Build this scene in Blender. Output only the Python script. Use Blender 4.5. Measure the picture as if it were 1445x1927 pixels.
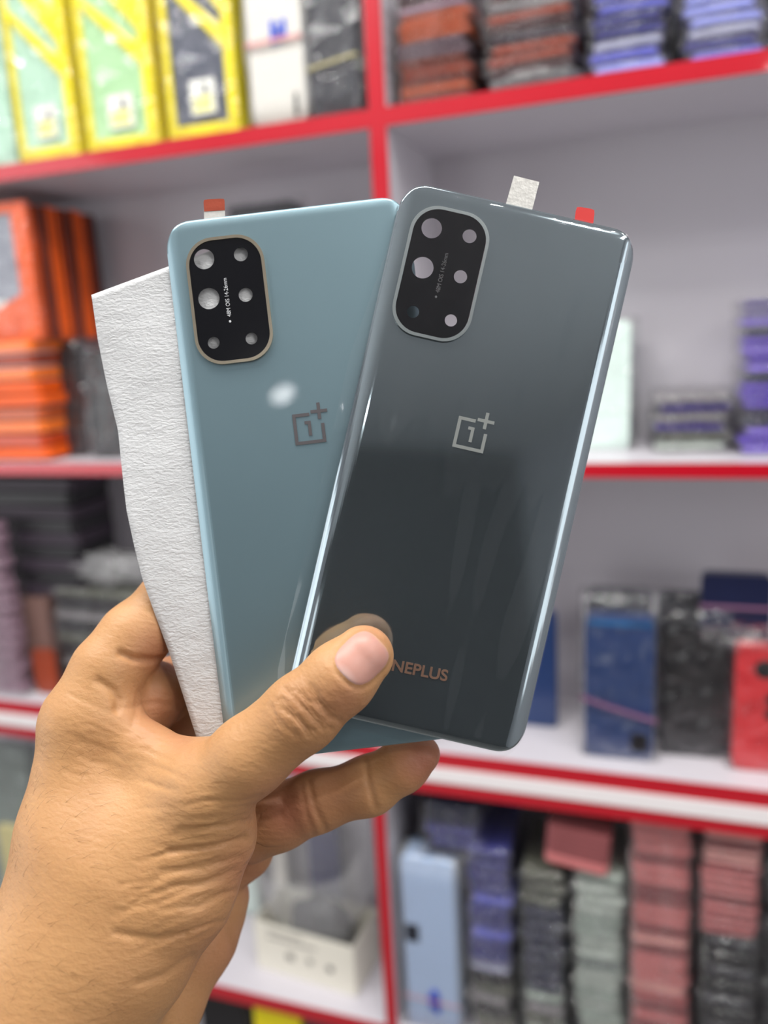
import bpy, bmesh, math, random
import numpy as np
from mathutils import Vector, Matrix, noise
from mathutils.bvhtree import BVHTree

rnd = random.Random(7)
sc = bpy.context.scene
for o in list(bpy.data.objects):
    bpy.data.objects.remove(o)
COL = sc.collection

# ------------------------------------------------------------------ camera
W, H, F = 1445.0, 1927.0, 1500.0
YAW, PITCH, ROLL = math.radians(19.2), math.radians(12.37), math.radians(-3.1)
CAM = Vector((0.0, 0.0, 1.40))
D = 0.88                                     # distance to the front of the shelving
fw = Vector((-math.sin(YAW) * math.cos(PITCH), math.cos(YAW) * math.cos(PITCH), -math.sin(PITCH)))
rt0 = Vector((math.cos(YAW), math.sin(YAW), 0))
up0 = rt0.cross(fw)
RT = rt0 * math.cos(ROLL) + up0 * math.sin(ROLL)
UP = -rt0 * math.sin(ROLL) + up0 * math.cos(ROLL)
FW = fw
cam = bpy.data.cameras.new('camera')
camo = bpy.data.objects.new('camera', cam)
COL.objects.link(camo)
camo.matrix_world = Matrix(((RT.x, UP.x, -FW.x, CAM.x), (RT.y, UP.y, -FW.y, CAM.y), (RT.z, UP.z, -FW.z, CAM.z), (0, 0, 0, 1)))
cam.sensor_fit = 'HORIZONTAL'
cam.sensor_width = 36.0
cam.lens = 36.0 * F / W
cam.clip_start = 0.01
cam.dof.use_dof = True
cam.dof.focus_distance = 0.231
cam.dof.aperture_fstop = 8.4
sc.camera = camo

# ------------------------------------------------------------------ world, lights, exposure
sc.view_settings.view_transform = 'Standard'
sc.view_settings.look = 'None'
sc.view_settings.gamma = 1.0
wd = bpy.data.worlds.new('world')
sc.world = wd
wd.use_nodes = True
wd.node_tree.nodes['Background'].inputs[0].default_value = (0.75, 0.8, 0.9, 1)
wd.node_tree.nodes['Background'].inputs[1].default_value = 0.05


def area(name, loc, rot, sx, sy, power, color=(1, 1, 1), shape='RECTANGLE'):
    l = bpy.data.lights.new(name, 'AREA')
    l.shape = shape
    l.size, l.size_y = sx, sy
    l.energy = power
    l.color = color
    o = bpy.data.objects.new(name, l)
    COL.objects.link(o)
    o.location = loc
    o.rotation_euler = rot
    return o


CEIL = 2.55
area('ceiling_panel', (-0.45, 0.1, CEIL - 0.03), (0, 0, 0), 1.4, 0.3, 23, (1.0, 0.985, 0.96))
area('ceiling_panel', (1.3, -0.3, CEIL - 0.03), (0, 0, 0), 0.4, 1.4, 12, (1.0, 0.985, 0.97))
R90 = math.pi / 2
area('side_fill', (-2.27, -0.9, 1.45), (0, -R90, 0), 1.5, 1.9, 20, (0.97, 0.985, 1.0))  # unseen fill light added on the left for shelves and cover edges
area('side_fill', (1.97, -0.9, 1.5), (0, R90, 0), 1.3, 1.3, 9, (0.98, 0.99, 1.0))  # weaker unseen fill light added on the right
area('rear_fill', (-1.55, -3.37, 1.2), (R90, 0, 0), 1.1, 2.0, 13, (0.98, 0.99, 1.0))  # unseen fill light added behind the camera to brighten the shelf fronts
area('glint_downlight', (0.51, -2.68, CEIL - 0.03), (0, 0, 0), 0.085, 0.22, 1.9, (1.0, 1.0, 1.0), 'ELLIPSE')
for x_, y_ in ((-1.3, 0.35), (-0.75, -0.35), (0.1, 0.35), (0.85, 0.3), (0.75, -0.5)):
    area('glint_downlight', (x_, y_, CEIL - 0.03), (0, 0, 0), 0.07, 0.07, 4.0, (1.0, 0.99, 0.97), 'DISK')  # unseen disk lamps added to put glints on the plastic bags
sc.view_settings.exposure = 0.05

# ------------------------------------------------------------------ pixel helpers


def ray(px, py):
    return RT * ((px - W / 2) / F) - UP * ((py - H / 2) / F) + FW


def at(px, py, y):                     # point of the vertical plane y = const
    d = ray(px, py)
    return CAM + d * (y / d.y)


def on(px, py, z):                     # point of the horizontal plane z = const
    d = ray(px, py)
    return CAM + d * ((z - CAM.z) / d.z)


def cp(px, py, d):                     # point at camera depth d
    return CAM + ray(px, py) * d


def cam_to_world(a):
    a = np.asarray(a, dtype=float)
    R = np.array([[RT.x, RT.y, RT.z], [UP.x, UP.y, UP.z], [FW.x, FW.y, FW.z]])
    return a @ R + np.array(CAM)


# ------------------------------------------------------------------ materials
MATS = {}


def srgb(r, g, b):
    f = lambda c: ((c / 255) / 12.92 if c / 255 <= 0.04045 else (((c / 255) + 0.055) / 1.055) ** 2.4)
    return (f(r), f(g), f(b), 1)


def mat(name, col, rough=0.5, metal=0.0, var=0.0, vscale=20, bump=0.0, bscale=60, spec=0.5, coat=0.0, stretch=(1, 1, 1), coords='Object'):
    m = bpy.data.materials.new(name)
    m.use_nodes = True
    nt = m.node_tree
    p = nt.nodes['Principled BSDF']
    p.inputs['Roughness'].default_value = rough
    p.inputs['Metallic'].default_value = metal
    p.inputs['Specular IOR Level'].default_value = spec
    p.inputs['Coat Weight'].default_value = coat
    p.inputs['Coat Roughness'].default_value = 0.05
    c = col if len(col) == 4 else srgb(*col)
    p.inputs['Base Color'].default_value = c
    tc = nt.nodes.new('ShaderNodeTexCoord')
    mp = nt.nodes.new('ShaderNodeMapping')
    mp.inputs['Scale'].default_value = stretch
    nt.links.new(tc.outputs[coords], mp.inputs[0])
    n = nt.nodes.new('ShaderNodeTexNoise')
    n.inputs['Scale'].default_value = vscale
    n.inputs['Detail'].default_value = 4
    nt.links.new(mp.outputs[0], n.inputs['Vector'])
    mx = nt.nodes.new('ShaderNodeMix')
    mx.data_type = 'RGBA'
    mx.inputs['A'].default_value = tuple(max(0, x * (1 - var)) for x in c[:3]) + (1,)
    mx.inputs['B'].default_value = tuple(min(1, x * (1 + var)) for x in c[:3]) + (1,)
    nt.links.new(n.outputs['Fac'], mx.inputs['Factor'])
    nt.links.new(mx.outputs['Result'], p.inputs['Base Color'])
    if bump:
        n2 = nt.nodes.new('ShaderNodeTexNoise')
        n2.inputs['Scale'].default_value = bscale
        n2.inputs['Detail'].default_value = 3
        nt.links.new(mp.outputs[0], n2.inputs['Vector'])
        b = nt.nodes.new('ShaderNodeBump')
        b.inputs['Strength'].default_value = bump
        b.inputs['Distance'].default_value = 0.002
        nt.links.new(n2.outputs['Fac'], b.inputs['Height'])
        nt.links.new(b.outputs[0], p.inputs['Normal'])
    MATS[name] = m
    return m


def film(name, tint=(1, 1, 1), haze=0.05, rough=0.08, bump=0.6, bscale=60, refl=1.0, stretch=(1, 1, 1), hazecol=(0.8, 0.8, 0.82), bdist=0.004):
    """thin clear plastic: see-through, with a Fresnel gloss and a little milky haze"""
    m = bpy.data.materials.new(name)
    m.use_nodes = True
    nt = m.node_tree
    nt.nodes.clear()
    out = nt.nodes.new('ShaderNodeOutputMaterial')
    tr = nt.nodes.new('ShaderNodeBsdfTransparent')
    tr.inputs[0].default_value = tuple(tint) + (1,)
    gl = nt.nodes.new('ShaderNodeBsdfGlossy')
    gl.inputs['Roughness'].default_value = rough
    df = nt.nodes.new('ShaderNodeBsdfDiffuse')
    df.inputs[0].default_value = tuple(hazecol) + (1,)
    fr = nt.nodes.new('ShaderNodeLayerWeight')
    pw = nt.nodes.new('ShaderNodeMath')
    pw.operation = 'POWER'
    pw.inputs[1].default_value = 4.0
    ml = nt.nodes.new('ShaderNodeMath')
    ml.operation = 'MULTIPLY_ADD'
    ml.inputs[1].default_value = 0.7
    ml.inputs[2].default_value = 0.05 * refl
    ml.use_clamp = True
    m1 = nt.nodes.new('ShaderNodeMixShader')
    m1.inputs[0].default_value = haze
    m2 = nt.nodes.new('ShaderNodeMixShader')
    tc = nt.nodes.new('ShaderNodeTexCoord')
    mp = nt.nodes.new('ShaderNodeMapping')
    mp.inputs['Scale'].default_value = stretch
    n = nt.nodes.new('ShaderNodeTexNoise')
    n.inputs['Scale'].default_value = bscale
    n.inputs['Detail'].default_value = 2
    b = nt.nodes.new('ShaderNodeBump')
    b.inputs['Strength'].default_value = bump
    b.inputs['Distance'].default_value = bdist
    L = nt.links.new
    L(tc.outputs['Object'], mp.inputs[0])
    L(mp.outputs[0], n.inputs['Vector'])
    L(n.outputs['Fac'], b.inputs['Height'])
    L(b.outputs[0], gl.inputs['Normal'])
    L(b.outputs[0], fr.inputs['Normal'])
    L(fr.outputs['Facing'], pw.inputs[0])
    L(pw.outputs[0], ml.inputs[0])
    L(tr.outputs[0], m1.inputs[1])
    L(df.outputs[0], m1.inputs[2])
    L(ml.outputs[0], m2.inputs[0])
    L(m1.outputs[0], m2.inputs[1])
    L(gl.outputs[0], m2.inputs[2])
    L(m2.outputs[0], out.inputs[0])
    MATS[name] = m
    return m


mat('laminate', (206, 202, 208), 0.35, var=0.03, vscale=4)
mat('red_edge', (184, 12, 34), 0.3, var=0.05, vscale=8, coat=0.6)
mat('white_edge', (238, 232, 232), 0.35, var=0.02)
mat('wall_paint', (200, 198, 202), 0.7, var=0.04, vscale=3)
mat('ceiling_paint', (232, 232, 232), 0.8, var=0.02, vscale=3)
mat('floor_tile', (120, 116, 112), 0.4, var=0.15, vscale=5)
mat('dark_paint', (22, 24, 29), 0.7, var=0.7, vscale=2.2, stretch=(2.5, 1, 0.4))
mat('yellow', (240, 222, 10), 0.35, var=0.12, vscale=30, coat=0.3)
mat('mint_panel', (172, 214, 162), 0.25, var=0.05, vscale=12, coat=0.4)
mat('pale_panel', (178, 214, 190), 0.25, var=0.06, vscale=12, coat=0.4)
mat('slate_panel', (82, 86, 100), 0.3, var=0.08, vscale=12, coat=0.3)
mat('grey_panel', (128, 132, 144), 0.3, var=0.06, vscale=12, coat=0.3)
mat('ivory', (226, 222, 212), 0.4, var=0.05, vscale=14, coat=0.2)
mat('charcoal', (52, 52, 58), 0.35, var=0.2, vscale=14, coat=0.3)
mat('black', (24, 23, 27), 0.4, var=0.3, vscale=14)
mat('mauve_black', (50, 40, 52), 0.5, var=0.3, vscale=14)
mat('orange', (236, 92, 14), 0.4, var=0.25, vscale=24)
mat('rust', (150, 56, 22), 0.4, var=0.4, vscale=22)
mat('brown_dark', (84, 40, 34), 0.45, var=0.4, vscale=22)
mat('violet_blue', (104, 108, 208), 0.35, var=0.2, vscale=24)
mat('indigo', (66, 66, 128), 0.35, var=0.3, vscale=24)
mat('purple', (98, 66, 196), 0.35, var=0.3, vscale=24)
mat('navy', (24, 30, 62), 0.3, var=0.25, vscale=18, coat=0.3)
mat('blue', (26, 54, 104), 0.3, var=0.15, vscale=14, coat=0.5)
mat('blue_bright', (52, 110, 164), 0.3, var=0.15, vscale=14)
mat('sky_blue', (156, 186, 226), 0.4, var=0.08, vscale=14, coat=0.2)
mat('pink', (206, 122, 122), 0.32, var=0.15, vscale=24, coat=0.3)
mat('dusty_pink', (140, 78, 80), 0.4, var=0.2, vscale=20)
mat('sage', (160, 172, 162), 0.35, var=0.12, vscale=24, coat=0.2)
mat('mint_white', (222, 240, 232), 0.3, var=0.05, vscale=20, coat=0.4)
mat('grey_cover', (132, 128, 130), 0.4, var=0.2, vscale=24)
mat('mauve', (150, 120, 136), 0.4, var=0.25, vscale=24)
mat('olive', (92, 94, 82), 0.4, var=0.3, vscale=24)
mat('red_cover', (206, 44, 52), 0.35, var=0.12, vscale=16, coat=0.3)
mat('cardboard', (232, 228, 214), 0.6, var=0.03, vscale=20)
mat('brown_card', (122, 92, 84), 0.6, var=0.1, vscale=20)
mat('print_grey', (150, 146, 140), 0.7)
mat('print_dark', (74, 74, 74), 0.7)
mat('ink_blue', (50, 84, 200), 0.6)
mat('label_white', (240, 240, 232), 0.5)
mat('label_yellow', (226, 222, 90), 0.5)
mat('band_pink', (206, 140, 138), 0.6)
mat('band_tan', (200, 190, 140), 0.6)
mat('band_mauve', (132, 92, 122), 0.5)
for nm_, c_ in dict(rust_light=(188, 82, 30), rust_deep=(112, 42, 20), brown_deep=(66, 32, 32), plum_grey=(104, 82, 92), violet_light=(152, 160, 234), violet_mid=(100, 104, 198), violet_deep=(58, 60, 128), violet_grey=(168, 170, 196), purple_light=(138, 112, 226), purple_deep=(56, 38, 122), purple_night=(34, 28, 62), pink_light=(226, 158, 152), pink_deep=(178, 96, 98), sage_light=(188, 198, 188), sage_deep=(132, 142, 136), orange_light=(244, 116, 30), orange_deep=(196, 66, 12)).items():
    mat(nm_, c_, 0.3, var=0.15, vscale=24, coat=0.35)
film('bag', haze=0.012, rough=0.04, bump=1.0, bscale=30, refl=1.2, bdist=.02)
film('bag_milky', haze=0.22, rough=0.2, bump=0.9, bscale=40, refl=1.2, hazecol=(0.78, 0.78, 0.78))
film('bag_dark', haze=0.008, rough=0.06, bump=1.0, bscale=30, refl=0.9, bdist=.02)

# ------------------------------------------------------------------ mesh helpers


def link(o, parent=None):
    COL.objects.link(o)
    if parent is not None:
        o.parent = parent
    return o


def mesh_from(name, verts, faces, m, smooth=False):
    me = bpy.data.meshes.new(name)
    me.from_pydata([tuple(v) for v in verts], [], [tuple(f) for f in faces])
    me.update()
    if m is not None:
        me.materials.append(MATS[m] if isinstance(m, str) else m)
    if smooth:
        for p in me.polygons:
            p.use_smooth = True
    return me


def bm_mesh(name, bm, m, smooth=False):
    bmesh.ops.recalc_face_normals(bm, faces=bm.faces)
    me = bpy.data.meshes.new(name)
    bm.to_mesh(me)
    bm.free()
    me.materials.append(MATS[m] if isinstance(m, str) else m)
    if smooth:
        for p in me.polygons:
            p.use_smooth = True
    return me


def obj(name, me, parent=None, loc=None, rot=None):
    o = bpy.data.objects.new(name, me)
    link(o, parent)
    if loc is not None:
        o.location = loc
    if rot is not None:
        o.rotation_euler = rot
    return o


def empty(name, loc=(0, 0, 0), rot=(0, 0, 0)):
    o = bpy.data.objects.new(name, None)
    o.empty_display_size = 0.01
    link(o)
    o.location = loc
    o.rotation_euler = rot
    return o


def tag(o, label, cat, group=None):
    o['label'] = label
    o['category'] = cat
    if group:
        o['group'] = group
    return o


def struct(o):
    o['kind'] = 'structure'
    return o


def add_box(bm, x0, x1, y0, y1, z0, z1):
    v = [bm.verts.new(c) for c in ((x0, y0, z0), (x1, y0, z0), (x1, y1, z0), (x0, y1, z0), (x0, y0, z1), (x1, y0, z1), (x1, y1, z1), (x0, y1, z1))]
    for f in ((0, 3, 2, 1), (4, 5, 6, 7), (0, 1, 5, 4), (1, 2, 6, 5), (2, 3, 7, 6), (3, 0, 4, 7)):
        bm.faces.new([v[i] for i in f])
    return v


def box_mesh(name, m, *ext, bevel=0.0):
    bm = bmesh.new()
    add_box(bm, *ext)
    if bevel:
        bmesh.ops.bevel(bm, geom=list(bm.edges), offset=bevel, segments=2, affect='EDGES', profile=0.6)
    return bm_mesh(name, bm, m, False)


def slab_mesh(name, m, w, d, h, r, axis='z', bevel=0.0008):
    """rounded-corner plate: plan w x d, thickness h; centred in plan, from 0 to h. axis 'y': standing, thickness along y from 0 to h, z from 0 to d"""
    bm = bmesh.new()
    add_box(bm, -w / 2, w / 2, -d / 2, d / 2, 0, h)
    ed = [e for e in bm.edges if abs(e.verts[0].co.z - e.verts[1].co.z) > h * 0.5]
    bmesh.ops.bevel(bm, geom=ed, offset=r, segments=5, affect='EDGES', profile=0.5)
    if bevel:
        ed = [e for e in bm.edges if abs(e.verts[0].co.z - e.verts[1].co.z) < 1e-6 and len(e.link_faces) == 2 and abs(e.link_faces[0].normal.dot(e.link_faces[1].normal)) < 0.2]
        bm.normal_update()
        ed = [e for e in bm.edges if len(e.link_faces) == 2 and abs(e.link_faces[0].normal.dot(e.link_faces[1].normal)) < 0.2]
        bmesh.ops.bevel(bm, geom=ed, offset=min(bevel, h * 0.3), segments=2, affect='EDGES', profile=0.5)
    if axis == 'y':
        bmesh.ops.transform(bm, matrix=Matrix(((1, 0, 0, 0), (0, 0, 1, 0), (0, 1, 0, d / 2), (0, 0, 0, 1))), verts=bm.verts)
    return bm_mesh(name, bm, m)


def bag_mesh(name, m, w, d, h, seed, axis='z', amp=0.003, flap=0.0):
    """crinkled clear bag: a thin closed pillow that wraps a plate w x d x h"""
    bm = bmesh.new()
    nx, ny, nz = 14, 8, 3
    idx = {}
    q = Vector((seed * 3.7, seed * 1.3, seed * 2.1))

    def vert(i, j, k):
        if (i, j, k) not in idx:
            x, y, z = (i / nx - 0.5) * w, (j / ny - 0.5) * d, k / nz * h
            p = Vector((x, y, z))
            n = noise.noise_vector(p * 70 + q) * amp + noise.noise_vector(p * 190 + q) * amp * 0.5
            mid = abs(k / nz - 0.5) * 2
            sx = (1 if i == nx else -1 if i == 0 else 0) * amp * (1 - mid) * 1.5
            sy = (1 if j == ny else -1 if j == 0 else 0) * amp * (1 - mid) * 1.5
            idx[(i, j, k)] = bm.verts.new((x + n.x + sx, y + n.y + sy, min(h, max(0, z + n.z * 0.3 * (0 if k in (0, nz) else 1)))))
        return idx[(i, j, k)]
    for i in range(nx):
        for j in range(ny):
            bm.faces.new([vert(i, j, 0), vert(i, j + 1, 0), vert(i + 1, j + 1, 0), vert(i + 1, j, 0)])
            bm.faces.new([vert(i, j, nz), vert(i + 1, j, nz), vert(i + 1, j + 1, nz), vert(i, j + 1, nz)])
    for k in range(nz):
        for i in range(nx):
            bm.faces.new([vert(i, 0, k), vert(i + 1, 0, k), vert(i + 1, 0, k + 1), vert(i, 0, k + 1)])
            bm.faces.new([vert(i, ny, k), vert(i, ny, k + 1), vert(i + 1, ny, k + 1), vert(i + 1, ny, k)])
        for j in range(ny):
            bm.faces.new([vert(0, j, k), vert(0, j, k + 1), vert(0, j + 1, k + 1), vert(0, j + 1, k)])
            bm.faces.new([vert(nx, j, k), vert(nx, j + 1, k), vert(nx, j + 1, k + 1), vert(nx, j, k + 1)])
    if axis == 'y':
        bmesh.ops.transform(bm, matrix=Matrix(((1, 0, 0, 0), (0, 0, 1, 0), (0, 1, 0, d / 2), (0, 0, 0, 1))), verts=bm.verts)
        for v in bm.verts:
            v.co.z = max(v.co.z, 0.0002)
    return bm_mesh(name, bm, m, True)


def blob_mesh(name, m, w, d, h, seed, amp=0.25, freq=40, n=3):
    bm = bmesh.new()
    bmesh.ops.create_icosphere(bm, subdivisions=n + 1, radius=1)
    q = Vector((seed, seed * 2, seed * 3))
    for v in bm.verts:
        c = v.co.copy()
        k = 1 + amp * noise.noise(Vector((c.x * w, c.y * d, c.z * h)) * freq + q) + amp * 0.5 * noise.noise(Vector((c.x * w, c.y * d, c.z * h)) * freq * 2.5 + q)
        v.co = Vector((c.x * w / 2 * k, c.y * d / 2 * k, max(0, (c.z * k + 1) * h / 2)))
    return bm_mesh(name, bm, m, True)


# ------------------------------------------------------------------ the room
ORD = 'zero first second third fourth fifth sixth seventh eighth ninth tenth eleventh twelfth thirteenth fourteenth fifteenth sixteenth seventeenth eighteenth nineteenth twentieth'.split() + ['twenty-' + x for x in 'first second third fourth fifth sixth seventh eighth ninth'.split()]

SD = 0.185                                     # shelf depth
YB = D + SD                                    # back panel
XL, XR = -2.0, 1.05
RX0, RX1, RY0, RY1 = -2.3, 2.0, -3.4, YB + 0.06
struct(obj('floor', box_mesh('floor', 'floor_tile', RX0, RX1, RY0, RY1, -0.05, 0.0)))
struct(obj('ceiling', box_mesh('ceiling', 'ceiling_paint', RX0, RX1, RY0, RY1, CEIL, CEIL + 0.05)))
struct(obj('wall_front', box_mesh('wall_front', 'wall_paint', RX0, RX1, RY1, RY1 + 0.05, 0, CEIL)))
struct(obj('wall_left', box_mesh('wall_left', 'wall_paint', RX0 - 0.05, RX0, RY0, RY1, 0, CEIL)))
struct(obj('wall_right', box_mesh('wall_right', 'wall_paint', RX1, RX1 + 0.05, RY0, RY1, 0, CEIL)))
struct(obj('wall_back', box_mesh('wall_back', 'dark_paint', RX0, RX1, RY0 - 0.05, RY0, 0, CEIL)))

# ------------------------------------------------------------------ shelving unit
avg = lambda pts: sum(at(x, y, D).z for x, y in pts) / len(pts)
z_ub, z_ut = avg([(0, 344), (692, 237), (733, 232), (1445, 137)]), avg([(0, 316), (692, 199), (733, 196), (1445, 95)])
z_mb, z_mt = avg([(0, 896), (1108, 899), (1445, 897)]), avg([(0, 869), (1108, 874), (1445, 874)])
z_lb, z_lt = avg([(0, 1383), (960, 1514), (1445, 1575)]), avg([(0, 1316), (960, 1437), (1445, 1489)])
z_bt = avg([(398, 1856), (723, 1927)])
z_bb = z_bt - 0.022
dv_u = (at(702, 370, D).x, at(733, 370, D).x)
dv_l = (at(714, 1720, D).x, at(735, 1720, D).x)
unit = tag(empty('shelving_unit', (0, D, 0)), 'tall white laminate shelving unit with red edge banding filled with phone covers', 'shelf')


def upart(name, m, x0, x1, y0, y1, z0, z1, parent=None, bevel=0.0):
    return obj(name, box_mesh(name, m, x0, x1, y0 - D, y1 - D, z0, z1, bevel=bevel), parent or unit)


E1 = 0.0025
upart('back_panel', 'laminate', XL, XR, YB, YB + 0.018, 0.1, 2.3)
for (a, b) in ((z_ub, z_ut), (z_mb, z_mt), (z_bb, z_bt), (2.1, 2.12)):
    s = upart('shelf_board', 'laminate', XL, XR, D + E1, YB, a, b)
    e = upart('edge_band', 'red_edge', XL, XR, D, D + E1, a, b)
    e.parent = s
s = upart('shelf_board', 'laminate', XL, XR, D + E1, YB, z_lb, z_lt)
t = (z_lt - z_lb)
for m_, a, b in (('red_edge', 0, .31), ('white_edge', .31, .66), ('red_edge', .66, 1.0)):
    e = upart('edge_band', m_, XL, XR, D - (0.002 if m_ == 'white_edge' else 0), D + E1, z_lb + a * t, z_lb + b * t)
    e.parent = s
    e['label'] = 'white edge strip' if m_ == 'white_edge' else 'red edge band'


def divider(x0, x1, segs):
    for a, b in segs:
        s = upart('divider', 'laminate', x0, x1, D + E1, YB, a, b)
        e = upart('edge_band', 'red_edge', x0, x1, D, D + E1, a, b)
        e.parent = s


divider(*dv_u, [(z_ut, 2.1), (z_mt, z_ub), (z_lt, z_mb)])
divider(*dv_l, [(z_bt, z_lb), (0.1, z_bb)])
divider(XL, XL + 0.018, [(0.1, 2.3)])
divider(XR - 0.018, XR, [(0.1, 2.3)])

# ------------------------------------------------------------------ goods on the shelves
CACHE = {}


def stack(xl, xr, yb, yt, z0, n, mats, where, group, kind='phone_cover', desc='bagged cover', bag='bag', yplane=None, depth=0.13, thick=0.55, jit=0.004, zbase=None, frombottom=True, sag=0.0):
    """lying covers, one on the other, each in its own clear bag; returns the top height"""
    xm = (xl + xr) / 2
    if yplane is None:
        yplane = max(on(xm, yb, z0).y, D + 0.004)
    zb = z0 + .0016 if zbase is None else zbase
    a, b = at(xl, yb, yplane), at(xr, yb, yplane)
    w = b.x - a.x
    ztop = at(xm, yt, yplane).z
    if isinstance(n, float):
        n = max(1, int(round((ztop - zb) / n)))
    pitch = (ztop - zb) / n
    depth = min(depth, YB - yplane - 0.008)
    for i in range(n):
        mname = mats[i % len(mats)] if not callable(mats) else mats(i, n)
        mname = rnd.choice(VARIANT.get(mname, (mname,)))
        tw = w - 0.006 - jit
        var = rnd.randrange(3)
        k1 = ('c', kind, mname, round(tw, 3), round(depth, 3), round(pitch, 4))
        if k1 not in CACHE:
            CACHE[k1] = slab_mesh(kind, mname, tw, depth - 0.008, pitch * thick, 0.009)
        c = obj(kind, CACHE[k1])
        c.location = ((a.x + b.x) / 2 + rnd.uniform(-jit, jit), yplane + depth / 2 + rnd.uniform(0, jit * .5) + 0.002, zb + i * pitch + pitch * (1 - thick) / 2)
        c.rotation_euler = (rnd.uniform(-1, 1) * sag, rnd.uniform(-1, 1) * min(0.02, pitch * (1 - thick) / 2.4 / max(tw, 0.02)), rnd.uniform(-0.03, 0.03))
        pos = i + 1
        od = ('bottom' if i == 0 else 'topmost' if i == n - 1 else ORD[pos] + ' from the bottom') if frombottom else ('topmost visible' if i == n - 1 else ORD[n - i] + ' from the top')
        colour = NAMES.get(mname, mname)
        tag(c, '%s %s, %s, %s' % (colour, desc, od, where.replace('of the ', '')), 'phone cover', group)
        if bag:
            k2 = ('b', bag, round(w, 3), round(depth, 3), round(pitch, 4), var)
            if k2 not in CACHE:
                CACHE[k2] = bag_mesh('plastic_bag', bag, w - 0.004, depth, pitch * 0.98, var + 1, amp=0.0028)
            g = obj('plastic_bag', CACHE[k2], c)
            g.location = (0, 0, -pitch * (1 - thick) / 2 + pitch * 0.01)
    return zb + n * pitch


VARIANT = dict(rust=('rust', 'rust_light', 'rust_deep'), brown_dark=('brown_dark', 'brown_deep', 'plum_grey'), violet_blue=('violet_light', 'violet_mid', 'violet_mid', 'violet_deep', 'violet_grey'), indigo=('indigo', 'violet_deep', 'violet_mid'), purple=('purple', 'purple_light', 'purple_deep', 'purple_night'), pink=('pink', 'pink', 'pink_light', 'pink_deep'), sage=('sage', 'sage_light', 'sage_deep'), orange=('orange', 'orange_light', 'orange_deep'))  # random layer tones; their spread also puts gloss highlights into the colour
NAMES = dict(rust_light='rust orange', rust_deep='deep rust', brown_deep='dark brown', plum_grey='plum grey', violet_light='pale violet', violet_mid='violet blue', violet_deep='deep violet', violet_grey='violet grey', purple_light='light purple', purple_deep='deep purple', purple_night='blackish purple', pink_light='light pink', pink_deep='deep pink', sage_light='pale sage', sage_deep='deep sage', orange_light='bright orange', orange_deep='deep orange', rust='rust orange', brown_dark='dark brown', violet_blue='violet blue', indigo='indigo', purple='purple', pink='pink', dusty_pink='dusty pink', sage='sage grey', black='black', navy='dark navy', grey_cover='grey', mauve='mauve', olive='olive grey', orange='bright orange', mauve_black='black', charcoal='charcoal', mint_white='mint white')


def pack(name, xl, xr, yb, yt, z0, m, label, cat='phone cover', n=1, th=0.012, yplane=None, bag='bag', lean=0.0, r=0.008, bagtop=0.0, group=None, top_z=None, rotz=0.0, labels=None, zbase=None, backm=None):
    """upright covers one behind the other; returns the front cover (its own origin at the foot, front face y = 0)"""
    xm = (xl + xr) / 2
    if yplane is None:
        yplane = max(on(xm, yb, z0).y, D + 0.003)
    a, b = at(xl, yb, yplane), at(xr, yb, yplane)
    zb = (z0 if zbase is None else zbase) + .0004 + th * math.sin(lean)
    w = b.x - a.x
    h = (top_z if top_z is not None else at(xm, yt, yplane).z) - zb
    front = None
    for i in range(n):
        if yplane + (i + 1) * th > YB - 0.004:
            break
        c = obj(name, slab_mesh(name, m if i == 0 or backm is None else backm, w, h, th * 0.92, r, axis='y'))
        c.location = ((a.x + b.x) / 2, yplane + i * th, zb)
        c.rotation_euler = (-lean, 0, rotz)
        lab = label if i == 0 else labels % ORD[i + 1]
        tag(c, lab, cat, group)
        if bag:
            g = obj('plastic_bag', bag_mesh('plastic_bag', bag, w + 0.008, h + bagtop, th * 1.0, 5 + i, axis='y', amp=0.003), c)
            g.location = (0, -0.0012, 0)
        if front is None:
            front = c
            c['w'], c['h'] = w, h
    return front


def fbox(name, m, parent, x0, x1, z0, z1, y0=-0.003, y1=0.0, bevel=0.0):
    return obj(name, box_mesh(name, m, x0, x1, y0, y1, z0, z1, bevel=bevel), parent)


def label_sticker(parent, x0, x1, z0, z1, y=-0.0035):
    s = fbox('label_sticker', 'label_white', parent, x0, x1, z0, z1, y, y + 0.0006)
    w, h = x1 - x0, z1 - z0
    fbox('printed_mark', 'print_dark', s, x0 + w * .5, x0 + w * .72, z0 + h * .6, z0 + h * .85, y - 0.0004, y)
    fbox('printed_line', 'label_yellow', s, x0 + w * .12, x0 + w * .85, z0 + h * .34, z0 + h * .52, y - 0.0004, y)
    fbox('printed_line', 'label_yellow', s, x0 + w * .12, x0 + w * .85, z0 + h * .1, z0 + h * .26, y - 0.0004, y)
    fbox('printed_mark', 'print_dark', s, x0 + w * .2, x0 + w * .3, z0 + h * .36, z0 + h * .44, y - 0.0006, y)
    return s


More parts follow.
